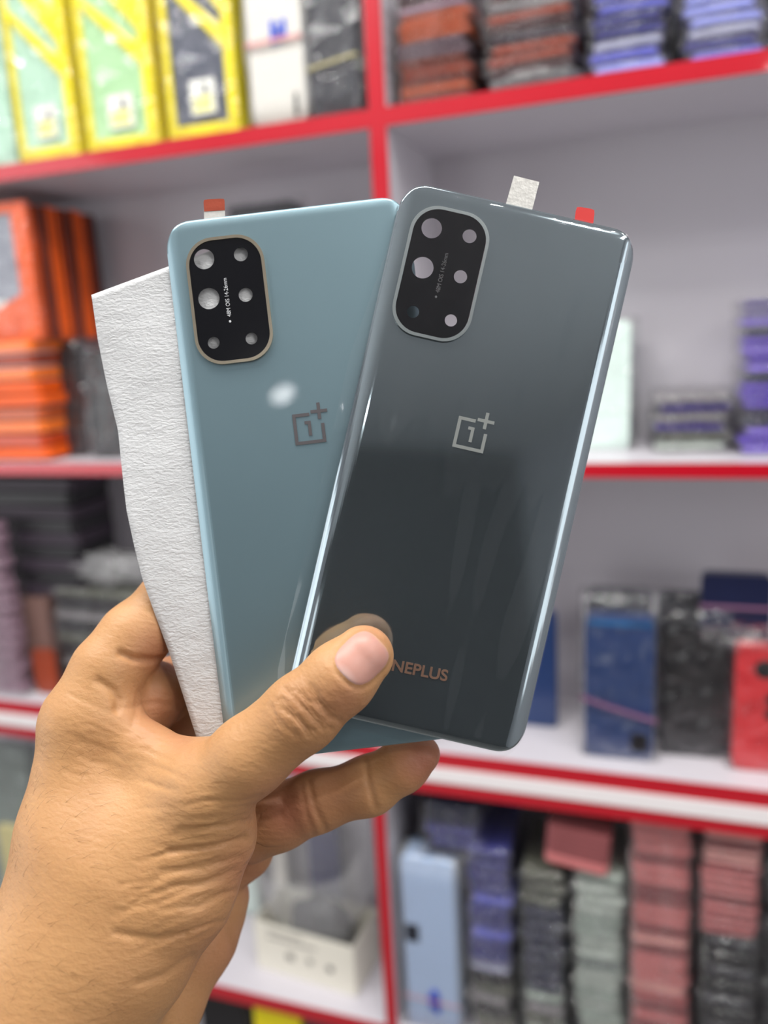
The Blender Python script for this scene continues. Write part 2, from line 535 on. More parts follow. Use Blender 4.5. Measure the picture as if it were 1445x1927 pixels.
def sleeve_pack(xl, xr, yb, frame, panel, first, others, n, th, z0, height=None, yt=None, yplane=None, zbase=None, diag=True, sticker=True, wedge=False, group=None, grp_frame=None):
    """yellow or orange framed sleeves standing one behind the other; the first shows its window"""
    xm = (xl + xr) / 2
    if yplane is None:
        yplane = max(on(xm, yb, z0).y, D + 0.002)
    a, b = at(xl, yb, yplane), at(xr, yb, yplane)
    zb = (z0 if zbase is None else zbase) + .0004
    w = b.x - a.x
    h = height if height else at(xm, yt, yplane).z - zb
    t0 = 0.011
    r0 = empty('phone_sleeve', ((a.x + b.x) / 2, yplane, zb))
    tag(r0, first, 'sleeve', group)
    bw, bb = w * .085, h * .07
    bm = bmesh.new()
    add_box(bm, -w / 2, -w / 2 + bw, 0, t0, 0, h)
    add_box(bm, w / 2 - bw * 1.6, w / 2, 0, t0, 0, h)
    add_box(bm, -w / 2 + bw, w / 2 - bw * 1.6, 0, t0, 0, bb)
    add_box(bm, -w / 2 + bw, w / 2 - bw * 1.6, 0, t0, h - bb, h)
    obj('frame', bm_mesh('frame', bm, frame), r0)
    fbox('panel', panel, r0, -w / 2 + bw, w / 2 - bw * 1.6, bb, h - bb, 0.004, 0.009)
    if diag:
        for zt, zs, xk, ww in ((h * .86, h * .50, 0.0, h * .05), (h * 1.0, h * .74, 0.25, h * .09)):
            x0, x1 = -w / 2 + bw + xk * w, w / 2 - bw
            vs = [(x0, -0.0008, zt), (x0, -0.0008, zt - ww), (x1, -0.0008, zs - ww * 1.6), (x1, -0.0008, zs + ww * .6), (x0, 0.0015, zt), (x0, 0.0015, zt - ww), (x1, 0.0015, zs - ww * 1.6), (x1, 0.0015, zs + ww * .6)]
            obj('diagonal_strap', mesh_from('diagonal_strap', vs, [(0, 1, 2, 3), (7, 6, 5, 4), (0, 4, 5, 1), (1, 5, 6, 2), (2, 6, 7, 3), (3, 7, 4, 0)], frame), r0)
    if wedge:
        x0, x1 = -w / 2 + bw, w / 2 - bw * 1.6
        vs = [(x0, 0, bb), (x1, 0, bb), (x1, 0, h * .34), (x0 + w * .38, 0, h * .18), (x0, 0, h * .12)]
        vs = vs + [(x, 0.0035, z) for x, _, z in vs]
        obj('lower_flap', mesh_from('lower_flap', vs, [(0, 1, 2, 3, 4), (9, 8, 7, 6, 5)] + [(i, (i + 1) % 5 + 0, (i + 1) % 5 + 5, i + 5) for i in range(5)], frame), r0)
    if sticker:
        label_sticker(r0, -w * .16, w * .2, h * .12, h * .30, -0.0002 if not wedge else 0.001)
    g = obj('plastic_bag', bag_mesh('plastic_bag', 'bag', w + 0.004, h + 0.002, t0, int(xl) % 7, axis='y', amp=0.0022), r0)
    g.location = (0, -0.0022, 0)
    for i in range(1, n):
        y = i * th
        if yplane + y + th > YB - 0.004:
            break
        mm = grp_frame[i % len(grp_frame)] if grp_frame else frame
        e = empty('phone_sleeve', ((a.x + b.x) / 2 + rnd.uniform(-.001, .001), yplane + y + 0.0015, zb))
        tag(e, others % ORD[i + 1], 'sleeve', group)
        ww = w - rnd.uniform(0, 0.003)
        obj('frame', box_mesh('frame', mm, -ww / 2, ww / 2, 0, th * .72, 0, h - rnd.uniform(0, 0.004), bevel=0.0006), e)
        obj('panel', box_mesh('panel', 'black', -ww / 2 + 0.002, ww / 2 - 0.002, th * .74, th * .95, 0.002, h - 0.008), e)
    return r0


def band(o_front, x0, x1, z0, z1, wd, m, label, y=-0.0045):
    """a rubber band across the face of an upright pack, from (x0,z0) to (x1,z1) of the pack's own face, turning round its sides"""
    pts = [(x0, 0.02, z0), (x0, y, z0), (x0 + (x1 - x0) * .33, y - .0006, z0 + (z1 - z0) * .36), (x0 + (x1 - x0) * .66, y - .0006, z0 + (z1 - z0) * .68), (x1, y, z1), (x1, 0.02, z1)]
    vs, fs = [], []
    for (x, yy, z) in pts:
        for dy, dz in ((0, -wd / 2), (-0.001, -wd / 2), (-0.001, wd / 2), (0, wd / 2)):
            xx = x + (-0.001 if x == x0 else 0.001 if x == x1 else 0)
            vs.append((xx, yy + dy, z + dz))
    for i in range(len(pts) - 1):
        for k in range(4):
            fs.append((i * 4 + k, i * 4 + (k + 1) % 4, (i + 1) * 4 + (k + 1) % 4, (i + 1) * 4 + k))
    o = obj('rubber_band', mesh_from('rubber_band', vs, fs, m))
    o.location = o_front.location
    o.rotation_euler = o_front.rotation_euler
    tag(o, label, 'rubber band')
    return o


# --- upper shelf, left bay
YT = -170
g = 'yellow framed sleeves on the upper shelf'
hh = 0.205
sleeve_pack(-95, 34, 318, 'pale_panel', 'pale_panel', 'pale green sleeve in clear plastic at the left end of the upper shelf', 'pale green sleeve, %s behind the front one at the shelf\'s left end', 2, 0.012, z_ut, height=hh, diag=False, sticker=False, group=g)
sleeve_pack(40, 150, 300, 'yellow', 'pale_panel', 'yellow framed sleeve with pale green panel under glaring plastic', 'yellow framed sleeve, %s in the row behind the glaring pale green one', 5, 0.012, z_ut, height=hh, group=g, grp_frame=('yellow', 'yellow'))
sleeve_pack(168, 300, 282, 'yellow', 'mint_panel', 'yellow framed sleeve with clear mint green panel and white sticker', 'yellow framed sleeve, %s in the row behind the mint green one', 5, 0.012, z_ut, height=hh, group=g, grp_frame=('yellow', 'yellow'))
sleeve_pack(322, 452, 258, 'yellow', 'slate_panel', 'yellow framed sleeve with slate grey panel and white sticker', 'yellow framed sleeve, %s in the row behind the slate grey one', 5, 0.012, z_ut, height=hh, group=g, grp_frame=('yellow', 'yellow'))
p = pack('phone_cover', 478, 578, 226, 0, z_ut, 'ivory', 'ivory white phone cover in plastic with blue ink mark and pink rubber band', n=1, th=0.03, top_z=z_ut + hh, bag='bag_milky')
w_, h_ = p['w'], p['h']
vs = []
bm = bmesh.new()
for x0, x1, z0, z1 in ((-.020, -.015, .080, .104), (-.006, -.001, .082, .104), (-.016, -.005, .088, .093), (-.012, -.009, .08, .1)):
    add_box(bm, x0 + .016, x1 + .016, -0.0018, -0.0004, z0, z1)
obj('ink_mark', bm_mesh('ink_mark', bm, 'ink_blue'), p)
obj('camera_hole', box_mesh('camera_hole', 'black', w_ * .3, w_ * .36, -0.0012, 0, 0.004, 0.028), p)
band(p, -w_ / 2, w_ / 2, h_ * .40, h_ * .405, 0.004, 'band_pink', 'thin pink rubber band round the ivory white cover')
p2 = pack('phone_cover', 588, 677, 206, 0, z_ut, 'charcoal', 'charcoal phone cover in shiny clear plastic beside the red upright', n=1, th=0.03, top_z=z_ut + hh, bag='bag')
band(p2, -p2['w'] / 2, p2['w'] / 2, h_ * .23, h_ * .27, 0.0022, 'band_tan', 'thin tan rubber band round the charcoal cover')
for x0, x1, nm in ((470, 520, 'behind the ivory white cover'), (588, 640, 'behind the charcoal cover')):
    pack('phone_cover', x0 + 20, x1 + 40, 215, 0, z_ut, 'black', 'black phone cover standing ' + nm, th=0.02, top_z=z_ut + hh - .01, yplane=D + .06, bag=None)

# --- upper shelf, right bay
stack(740, 893, 190, -40, z_ut, 0.0088, lambda i, n: ('rust', 'rust', 'brown_dark', 'rust', 'brown_dark', 'mauve')[(i * 5 + i // 3) % 6] if i > 3 else 'rust', 'of the stack beside the red upright', 'orange covers on the upper shelf', bag='bag_dark')
bagz = at(1000, 122, D + .01).z
bb_ = obj('plastic_bag', blob_mesh('plastic_bag', 'bag_milky', 0.098, 0.09, bagz - z_ut, 3, amp=.25, freq=60))
bb_.location = (at(1000, 150, D + .01).x, D + .052, z_ut + .0008)
tag(bb_, 'crumpled milky plastic bag squashed under the second orange stack', 'plastic bag')
stack(910, 1090, 150, -55, z_ut, 0.0105, lambda i, n: ('brown_dark', 'rust', 'mauve_black', 'rust', 'grey_cover', 'brown_dark', 'rust')[(i * 3) % 7], 'of the stack on the crumpled bag', 'orange covers on the upper shelf', bag='bag', yplane=D + .012, zbase=bagz - .004)
stack(1104, 1256, 130, -75, z_ut, 0.0105, ['violet_blue'], 'of the violet stack nearer the orange stacks', 'violet covers on the upper shelf')
stack(1280, 1438, 110, -95, z_ut, 0.0105, ['violet_blue'], 'of the violet stack farther from the orange stacks', 'violet covers on the upper shelf')
for x0, x1, t_ in ((850, 960, 'in the gap between the two orange stacks'), (1050, 1150, 'in the gap between orange and violet stacks'), (1215, 1320, 'in the gap between the two violet stacks')):
    pack('phone_cover', x0, x1, 150, -60, z_ut, 'black', 'black phone cover standing ' + t_, th=0.02, yplane=D + .15, bag=None)
pack('phone_cover', 1420, 1500, 150, -60, z_ut, 'black', 'black phone cover standing behind the outer violet stack', th=0.02, yplane=D + .15, bag=None)

# --- middle shelf, left bay
zo = at(40, 642, D + .03).z
n_flat = 9
stack(-120, 92, 868, 642, z_mt, n_flat, ['orange', 'orange', 'orange', 'rust'], 'of the flat stack under the orange block', 'flat orange sleeves on the middle shelf', kind='phone_sleeve', desc='phone sleeve lying flat', bag=None, yplane=D + .012, depth=.10, thick=.8, jit=.005)
sleeve_pack(-110, 80, 642, 'orange', 'grey_panel', 'orange framed sleeve with grey window and sticker at the front of its block', 'orange framed sleeve, %s in the upright block on the flat orange stack', 11, 0.0132, z_mt, yt=384, yplane=D + .022, zbase=zo + .0006, diag=False, wedge=True, group='upright orange sleeves on the middle shelf', grp_frame=('orange', 'rust', 'brown_dark', 'orange'))
pack('phone_cover', 122, 160, 855, 640, z_mt, 'black', 'black bagged phone cover leaning beside the orange stacks', th=0.02, yplane=D + .06, lean=.08, bagtop=.004)
pack('phone_cover', 172, 226, 855, 655, z_mt, 'black', 'black bagged phone cover standing between the other leaning black one and the foam sheet', th=0.02, yplane=D + .045, lean=.1, bagtop=.004)
pack('phone_cover', 470, 590, 860, 378, z_mt, 'charcoal', 'dark bagged phone cover showing just above the satin teal cover', th=0.03, yplane=D + .07, bagtop=.004)

# --- middle shelf, right bay
p = pack('phone_cover', 1060, 1184, 846, 606, z_mt, 'mint_white', 'mint white phone cover in glaring plastic behind the glossy cover', th=0.02, n=3, labels='mint white bagged phone cover, %s of the upright mint group', group='mint covers on the middle shelf')
stack(1224, 1378, 853, 742, z_mt, 6, ['sage', 'olive', 'purple', 'grey_cover', 'purple', 'grey_cover'], 'of the low mixed stack on the middle shelf', 'mixed covers on the middle shelf', depth=.11)
stack(1388, 1540, 858, 560, z_mt, 17, lambda i, n: 'purple' if i % 5 != 3 else 'navy', 'of the tall purple stack on the middle shelf', 'purple covers on the middle shelf', depth=.11)

# --- lower shelf, left bay
zc = at(70, 1128, D + .05).z
bx = obj('carton', box_mesh('carton', 'brown_card', at(28, 1290, D + .05).x, at(108, 1290, D + .05).x, 0, .05, 0, zc - z_lt, bevel=.001))
bx.location = (0, D + .05, z_lt + .0004)
tag(bx, 'brown carton on the lower shelf beneath the black bundle', 'carton')
stack(-110, 40, 1300, 985, z_lt, 15, ['mauve'], 'of the mauve stack at the end of the lower shelf', 'mauve covers on the lower shelf', depth=.035, yplane=D + .012)
stack(-60, 158, 1120, 902, z_lt, 9, ['mauve_black', 'black'], 'of the black bundle on the brown carton', 'black sleeves on the lower shelf', kind='phone_sleeve', desc='phone sleeve', bag=None, yplane=D + .052, zbase=zc + .001, depth=.1, thick=.9, jit=.003)
zg = stack(112, 282, 1295, 1112, z_lt, 9, ['olive', 'black', 'grey_cover', 'black'], 'of the glinting stack behind the index finger', 'dark bagged covers on the lower shelf', depth=.09, yplane=D + .05)
gb = obj('plastic_bag', blob_mesh('plastic_bag', 'bag_milky', .15, .07, at(200, 1052, D + .05).z - zg, 11, amp=.5, freq=70))
gb.location = (at(195, 1110, D + .05).x, D + .088, zg + .0008)
tag(gb, 'crumpled milky plastic bag heaped on the glinting stack behind the index finger', 'plastic bag')
oc = pack('phone_cover', 70, 108, 1300, 1225, z_lt, 'rust', 'small rust orange cover propped before the brown carton', th=.008, yplane=D + .035, bag=None)

# --- lower shelf, right bay
pack('phone_cover', 960, 1048, 1366, 1150, z_lt, 'blue', 'dark blue phone cover standing just behind the glossy cover\'s long edge', th=0.014, bag=None)
p = pack('phone_cover', 1100, 1228, 1428, 1165, z_lt, 'blue', 'blue bagged phone cover with a mauve rubber band on the lower shelf', th=0.03, bagtop=.028)
w_, h_ = p['w'], p['h']
fbox('top_edge', 'blue_bright', p, -w_ * .46, w_ * .46, h_ * .955, h_ * .985, -0.0012, 0.0)
fbox('camera_hole', 'black', p, w_ * .18, w_ * .42, h_ * .07, h_ * .2, -0.0012, 0.0, bevel=.0005)
band(p, -w_ / 2 - .003, w_ / 2 + .003, h_ * .44, h_ * .31, 0.005, 'band_mauve', 'mauve rubber band slanting across the blue cover')
p = pack('phone_cover', 1244, 1362, 1424, 1190, z_lt, 'black', 'black bagged phone cover between the blue and the red ones', th=0.03, bagtop=.024)
p = pack('phone_cover', 1376, 1512, 1454, 1222, z_lt, 'red_cover', 'red phone cover with black camera holes on the lower shelf', th=0.026, bagtop=.012)
w_, h_ = p['w'], p['h']
for x, z, r in ((-.10, .84, .011), (.02, .60, .007), (.0, .48, .006), (.12, .84, .011)):
    bm = bmesh.new()
    bmesh.ops.create_cone(bm, cap_ends=True, segments=20, radius1=r, radius2=r, depth=.001, matrix=Matrix.Translation((x * w_, -.0006, z * h_)) @ Matrix.Rotation(math.pi / 2, 4, 'X'))
    obj('camera_hole', bm_mesh('camera_hole', bm, 'black'), p)
pk = pack('phone_cover', 1312, 1442, 1330, 1082, z_lt, 'navy', 'dark navy phone cover standing tall behind the red one', th=0.02, yplane=D + .075, bag=None)
band(pk, -pk['w'] / 2, pk['w'] / 2, pk['h'] * .83, pk['h'] * .83, 0.004, 'band_mauve', 'mauve rubber band round the tall navy cover', y=-.0014)
pack('phone_cover', 1104, 1222, 1370, 1112, z_lt, 'charcoal', 'charcoal phone cover standing behind the blue bagged one', th=0.02, yplane=D + .1)
pack('phone_cover', 1232, 1322, 1365, 1118, z_lt, 'charcoal', 'charcoal phone cover standing behind the black bagged one', th=0.02, yplane=D + .1)
cb = obj('plastic_bag', blob_mesh('plastic_bag', 'bag', 0.088, 0.03, 0.03, 8, amp=.35, freq=90))
cb.location = (at(1400, 1218, D + .05).x, D + .052, at(1400, 1224, D + .05).z)
tag(cb, 'crumpled clear plastic bag lying on top of the red cover', 'plastic bag')

# --- bottom shelf, right bay
YBT = D + .012
zl_ = at(815, 1622, YBT).z
p = pack('phone_cover', 768, 862, 1905, 1622, z_bt, 'sky_blue', 'light blue phone cover with dark blue ink scribble on the bottom shelf', th=0.05, yplane=YBT, bag='bag_milky')
w_, h_ = p['w'], p['h']
bm = bmesh.new()
for x0, x1, z0, z1 in ((-.004, .002, .035, .06), (.004, .011, .03, .062), (-.006, .012, .048, .053), (-.002, .012, .036, .04), (.0, .008, .06, .068)):
    add_box(bm, x0, x1, -0.0018, -0.0004, z0, z1)
obj('ink_mark', bm_mesh('ink_mark', bm, 'ink_blue'), p)
fbox('camera_hole', 'slate_panel', p, -w_ * .46, -w_ * .2, h_ * .52, h_ * .62, -.0012, 0)
band(p, -w_ / 2 - .003, w_ / 2 + .003, h_ * .2, h_ * .19, 0.0014, 'band_pink', 'thin pink rubber band round the light blue cover')
stack(795, 905, 1612, 1520, z_bt, 5, ['navy', 'indigo', 'indigo', 'navy', 'navy'], 'of the small stack on the light blue cover', 'navy covers on the bottom shelf', yplane=D + .016, zbase=zl_ + .001, depth=.1)
stack(880, 968, 1925, 1605, z_bt, 17, lambda i, n: ('grey_cover', 'olive', 'black')[i % 3] if i < 6 else 'indigo' if i % 3 else 'violet_blue', 'of the stack beside the light blue cover', 'violet covers on the bottom shelf', yplane=D + .012)
stack(978, 1064, 1930, 1645, z_bt, 15, lambda i, n: ('grey_cover', 'sage', 'olive')[i % 3] if i < 5 else 'navy' if i < 12 else 'olive', 'of the dark stack beside the sage stack', 'dark covers on the bottom shelf', yplane=D + .012)
zs = stack(1076, 1176, 1935, 1650, z_bt, 18, ['sage'], 'of the sage stack on the bottom shelf', 'sage covers on the bottom shelf', yplane=D + .012)
zp = at(1080, 1642, D + .02).z
for i in range(4):
    c = obj('phone_cover', slab_mesh('phone_cover', 'dusty_pink' if i else 'pink', 0.078, 0.1, 0.012, 0.008))
    c.location = (at(1084, 1640, D + .02).x + .001 * i, D + .06, zs + .008 + i * 0.0132)
    c.rotation_euler = (0, math.radians(7), 0)
    tag(c, 'dusty pink phone cover tilted over the sage stack, %s of four' % ('bottom', 'second', 'third', 'topmost')[i], 'phone cover', 'tilted pink covers on the bottom shelf')
stack(1178, 1298, 1950, 1556, z_bt, 26, lambda i, n: 'pink' if rnd.random() < .72 else 'dusty_pink', 'of the taller pink stack on the bottom shelf', 'pink covers on the bottom shelf', yplane=D + .012, bag='bag_dark', thick=.7, jit=.0022)
zk = stack(1312, 1426, 1965, 1770, z_bt, 11, ['charcoal', 'black'], 'of the black stack beneath the shorter pink stack', 'black covers on the bottom shelf', yplane=D + .012)
stack(1304, 1424, 1965, 1572, z_bt, 13, lambda i, n: 'pink' if rnd.random() < .7 else 'dusty_pink', 'of the shorter pink stack on the black covers', 'pink covers on the bottom shelf', yplane=D + .012, zbase=zk + .001, bag='bag_dark', thick=.7, jit=.0022)
stack(1432, 1560, 1985, 1600, z_bt, 14, ['black', 'charcoal'], 'of the black stack at the end of the bottom shelf', 'black covers at the end of the bottom shelf', yplane=D + .012)

# --- bottom shelf, left bay: carton with a bag
fl, fr = on(485, 1819, z_bt), on(671, 1877, z_bt)
cy = (fl.y + fr.y) / 2
cwid = fr.x - fl.x
chh = at(569, 1757, cy).z - z_bt
cd = 0.085
ct = empty('carton', ((fl.x + fr.x) / 2, cy, z_bt + .0004), (0, 0, math.atan2(fr.y - fl.y, fr.x - fl.x)))
tag(ct, 'open white cardboard carton with grey print holding a bag on the bottom shelf', 'carton')
tk = .0016
obj('front_panel', box_mesh('front_panel', 'cardboard', -cwid / 2, cwid / 2, 0, tk, 0, chh), ct)
obj('back_panel', box_mesh('back_panel', 'cardboard', -cwid / 2, cwid / 2, cd - tk, cd, 0, chh), ct)
obj('side_panel', box_mesh('side_panel', 'cardboard', -cwid / 2, -cwid / 2 + tk, tk, cd - tk, 0, chh), ct)
obj('side_panel', box_mesh('side_panel', 'cardboard', cwid / 2 - tk, cwid / 2, tk, cd - tk, 0, chh), ct)
obj('bottom_panel', box_mesh('bottom_panel', 'cardboard', -cwid / 2 + tk, cwid / 2 - tk, tk, cd - tk, 0, tk), ct)
fr_ = [o for o in ct.children if o.name.startswith('front_panel')][0]
bm = bmesh.new()
for row, (zr, n) in enumerate(((.86, 14), (.72, 17))):
    x = -cwid * .36
    for i in range(n):
        wl = rnd.uniform(.003, .0065)
        add_box(bm, x, x + wl * .7, -.0004, 0, chh * zr - .002, chh * zr + .003)
        x += wl
obj('printed_line', bm_mesh('printed_line', bm, 'print_grey'), fr_)
for k, xx in enumerate((-.14, .06, .26)):
    bm = bmesh.new()
    s_ = .006
    if k == 0:
        add_box(bm, -s_, s_, -.0004, 0, .6 * s_, s_)
        add_box(bm, -s_, -.5 * s_, -.0004, 0, -s_, .6 * s_)
        add_box(bm, .5 * s_, s_, -.0004, 0, -s_, .6 * s_)
        add_box(bm, -.2 * s_, .2 * s_, -.0004, 0, -s_, .6 * s_)
    elif k == 1:
        for a_ in range(7):
            t_ = (a_ - 3) / 3
            add_box(bm, t_ * s_ - .15 * s_, t_ * s_ + .15 * s_, -.0004, 0, (.2) * s_, (.2 + .8 * math.sqrt(max(0.02, 1 - t_ * t_))) * s_)
        add_box(bm, -.15 * s_, .15 * s_, -.0004, 0, -s_, .2 * s_)
    else:
        bmesh.ops.create_cone(bm, cap_ends=True, segments=6, radius1=s_, radius2=s_, depth=.0004, matrix=Matrix.Translation((0, -.0002, 0)) @ Matrix.Rotation(math.pi / 2, 4, 'X'))
    o = obj('printed_symbol', bm_mesh('printed_symbol', bm, 'print_dark'), fr_)
    o.location = (cwid * xx, 0, chh * .42)

# the milky bag standing in the carton
bag = empty('plastic_bag', ct.matrix_basis @ Vector((.004, cd / 2, tk + .0006)))
bag.rotation_euler = ct.rotation_euler
tag(bag, 'milky open plastic bag of dark parts standing in the white carton', 'plastic bag')
vs, fs = [], []
nu, nv = 40, 16
topz = at(600, 1600, cy + .03).z - z_bt
for j in range(nv + 1):
    v = j / nv
    for i in range(nu):
        a_ = 2 * math.pi * i / nu
        rx = cwid * (.40 + .12 * v) * (1 - .1 * math.sin(v * 6))
        ry = cd * (.40 + .07 * v)
        k = 1 + .10 * noise.noise(Vector((math.cos(a_) * 2, math.sin(a_) * 2, v * 4)))
        ex = .6
        x = rx * math.copysign(abs(math.cos(a_)) ** ex, math.cos(a_)) * k
        y = ry * math.copysign(abs(math.sin(a_)) ** ex, math.sin(a_)) * (k if v > .4 else 1)
        if v <= .45:
            x = max(-cwid / 2 + .004, min(cwid / 2 - .008, x)); y = max(-cd / 2 + .004, min(cd / 2 - .004, y))
        z = v * topz * (1 + (.16 * math.cos(a_ - 0.5) - .12 * math.sin(a_) * -1) * v * v)
        vs.append((x, y, z))
for j in range(nv):
    for i in range(nu):
        fs.append((j * nu + i, j * nu + (i + 1) % nu, (j + 1) * nu + (i + 1) % nu, (j + 1) * nu + i))
fs.append(tuple(range(nu - 1, -1, -1)))
bgm = mesh_from('bag_wall', vs, fs, 'bag_milky', True)
obj('bag_wall', bgm, bag)
dk = obj('dark_part', blob_mesh('dark_part', 'charcoal', cwid * .62, cd * .62, topz * .52, 4, amp=.3, freq=60))
dk.location = bag.location + Vector((.008, 0, .004))
tag(dk, 'dark bundle of parts inside the milky plastic bag', 'parts')
pack('phone_cover', 596, 648, 1800, 1562, z_bt, 'indigo', 'indigo phone cover standing behind the white carton', th=.02, yplane=YB - .03)
pack('phone_cover', 528, 552, 1790, 1580, z_bt, 'ivory', 'narrow ivory cover standing behind the white carton', th=.02, yplane=YB - .03, bag=None)
pack('phone_cover', 430, 492, 1780, 1600, z_bt, 'mint_white', 'white bagged cover standing behind the hand on the bottom shelf', th=.02, yplane=YB - .034, bag='bag_milky')
pack('phone_cover', -60, 46, 1620, 1425, z_bt, 'sage_deep', 'grey bagged cover at the shaded end of the bottom shelf', th=.02, yplane=D + .06, lean=.15, bag='bag')
pack('phone_cover', 10, 60, 1650, 1560, z_bt, 'band_tan', 'small tan cover at the shaded end of the bottom shelf', th=.01, yplane=D + .045, bag=None)
# bay below the bottom shelf
for x0, x1, m_, l_ in ((400, 480, 'black', 'black bagged cover under the white bottom shelf board'), (496, 580, 'yellow', 'yellow cover under the white bottom shelf board'), (590, 690, 'charcoal', 'charcoal bagged cover under the white bottom shelf board')):
    pack('phone_cover', x0, x1, 2090, 1915, z_bb - .09, m_, l_, th=.03, yplane=D + .012, zbase=.3, bag=None, top_z=z_bb - (.012 if m_ == 'yellow' else .006))

# ------------------------------------------------------------------ the two covers in the hand
CW, CH = 0.0715, 0.158


def cover_mat(name, col, rough, metal, flake, coat, coat_rough):
    m = mat(name, col, rough, metal, var=0.04, vscale=30)
    p = m.node_tree.nodes['Principled BSDF']
    p.inputs['Coat Weight'].default_value = coat
    p.inputs['Coat Roughness'].default_value = coat_rough
    if flake:
        nt = m.node_tree
        tc = nt.nodes.new('ShaderNodeTexCoord')
        n = nt.nodes.new('ShaderNodeTexNoise')
        n.inputs['Scale'].default_value = 4200
        n.inputs['Detail'].default_value = 1
        b = nt.nodes.new('ShaderNodeBump')
        b.inputs['Strength'].default_value = flake
        b.inputs['Distance'].default_value = 0.0001
        nt.links.new(tc.outputs['Object'], n.inputs['Vector'])
        nt.links.new(n.outputs['Fac'], b.inputs['Height'])
        nt.links.new(b.outputs[0], p.inputs['Normal'])
    return m


cover_mat('satin_teal', (134, 160, 169), 0.40, 0.8, 0.1, 0.35, 0.03)
cover_mat('gloss_teal', (150, 164, 170), 0.07, 0.92, 0.0, 0.3, 0.02)
mat('lens_black', (10, 11, 16), 0.12, var=0.1, spec=0.4)
mat('ring_champagne', (186, 176, 156), 0.25, 0.9)
mat('ring_silver', (196, 206, 206), 0.22, 0.9)
mat('logo_grey', (112, 108, 110), 0.3, 0.6)
mat('logo_silver', (150, 154, 150), 0.4, 0.3)
mat('print_lens', (196, 198, 200), 0.5)
mat('print_lens_dim', (92, 92, 94), 0.5)
mat('print_copper', (132, 100, 82), 0.4, 0.3)
mat('tab_copper', (196, 96, 74), 0.3, 0.6, bump=.1, bscale=500)
mat('tab_red', (204, 44, 40), 0.35, var=.1)
mat('tab_silver', (206, 204, 198), 0.4, 0.2, bump=.12, bscale=500)
film('cover_film', haze=0.012, rough=0.05, bump=0.4, bscale=15, refl=0.9, stretch=(2.0, .5, 1), hazecol=(.6, .66, .7), bdist=.01)

film('lens_film', haze=0.0, rough=0.06, bump=0.35, bscale=26, refl=0.45, stretch=(2.2, .5, 1), bdist=.008)


def rr_ring(w, h, r, n=10):
    pts = []
    for cx_, cy_, a0 in ((w / 2 - r, h / 2 - r, 0), (-w / 2 + r, h / 2 - r, 90), (-w / 2 + r, -h / 2 + r, 180), (w / 2 - r, -h / 2 + r, 270)):
        for i in range(n + 1):
            a = math.radians(a0 + 90 * i / n)
            pts.append((cx_ + r * math.cos(a), cy_ + r * math.sin(a)))
    return pts


def curved_plate(name, m, w, h, r, cw, drop, thick, hole=None, end_drop=0.0005, wave=0.0):
    """plate in x,y with edges that curve back (towards -z) along the long sides; optional rounded hole (cx,cy,w,h,r)"""
    bm = bmesh.new()
    rings = []
    steps = 9
    for s in range(steps + 1):
        ins = cw * s / steps
        pts = rr_ring(w - 2 * ins, h - 2 * ins, max(r - ins * .7, 0.002))
        ring = []
        for x, y in pts:
            sx, sy = w / 2 - abs(x), h / 2 - abs(y)
            dz = -drop * max(0, 1 - sx / cw) ** 2 - end_drop * max(0, 1 - sy / (cw * .6)) ** 2
            ring.append(bm.verts.new((x, y, dz)))
        rings.append(ring)
    n = len(rings[0])
    quads = set()
    for s in range(steps):
        for i in range(n):
            quads.add(bm.faces.new((rings[s][i], rings[s][(i + 1) % n], rings[s + 1][(i + 1) % n], rings[s + 1][i])))
    edges = [bm.edges.get((rings[-1][i], rings[-1][(i + 1) % n])) for i in range(n)]
    if hole:
        hx, hy, hw, hh_, hr = hole
        hv = [bm.verts.new((hx + x, hy + y, 0)) for x, y in rr_ring(hw, hh_, hr)]
        edges += [bm.edges.new((hv[i], hv[(i + 1) % len(hv)])) for i in range(len(hv))]
        bmesh.ops.triangle_fill(bm, use_beauty=True, edges=edges)
    else:
        bm.faces.new(rings[-1])
    bm.normal_update()
    for f in bm.faces:
        if f.normal.z < 0:
            f.normal_flip()
    if thick:
        geom = bmesh.ops.extrude_face_region(bm, geom=list(bm.faces))
        vs_ = [v for v in geom['geom'] if isinstance(v, bmesh.types.BMVert)]
        for v in vs_:
            v.co.z -= thick
    bm.normal_update()
    for f in bm.faces:
        f.smooth = len(f.verts) == 4 and abs(f.normal.z) > 0.3 and f.calc_area() < 4e-5 and f in quads
    me = bm_mesh(name, bm, m, False)
    return me


def curve_plate(name, m, outer, holes, z0, z1, bevel=0.0):
    """flat plate with holes from a filled 2D curve; outlines are lists of (x, y)"""
    cu = bpy.data.curves.new(name, 'CURVE')
    cu.dimensions = '2D'
    cu.fill_mode = 'BOTH'
    for pts in [outer] + holes:
        sp = cu.splines.new('POLY')
        sp.points.add(len(pts) - 1)
        for q, (x, y) in zip(sp.points, pts):
            q.co = (x, y, 0, 1)
        sp.use_cyclic_u = True
    cu.extrude = (z1 - z0) / 2
    o = bpy.data.objects.new(name, cu)
    COL.objects.link(o)
    dg = bpy.context.evaluated_depsgraph_get()
    me = bpy.data.meshes.new_from_object(o.evaluated_get(dg))
    bpy.data.objects.remove(o)
    me.transform(Matrix.Translation((0, 0, (z0 + z1) / 2)))
    me.materials.clear()
    me.materials.append(MATS[m])
    me.name = name
    return me


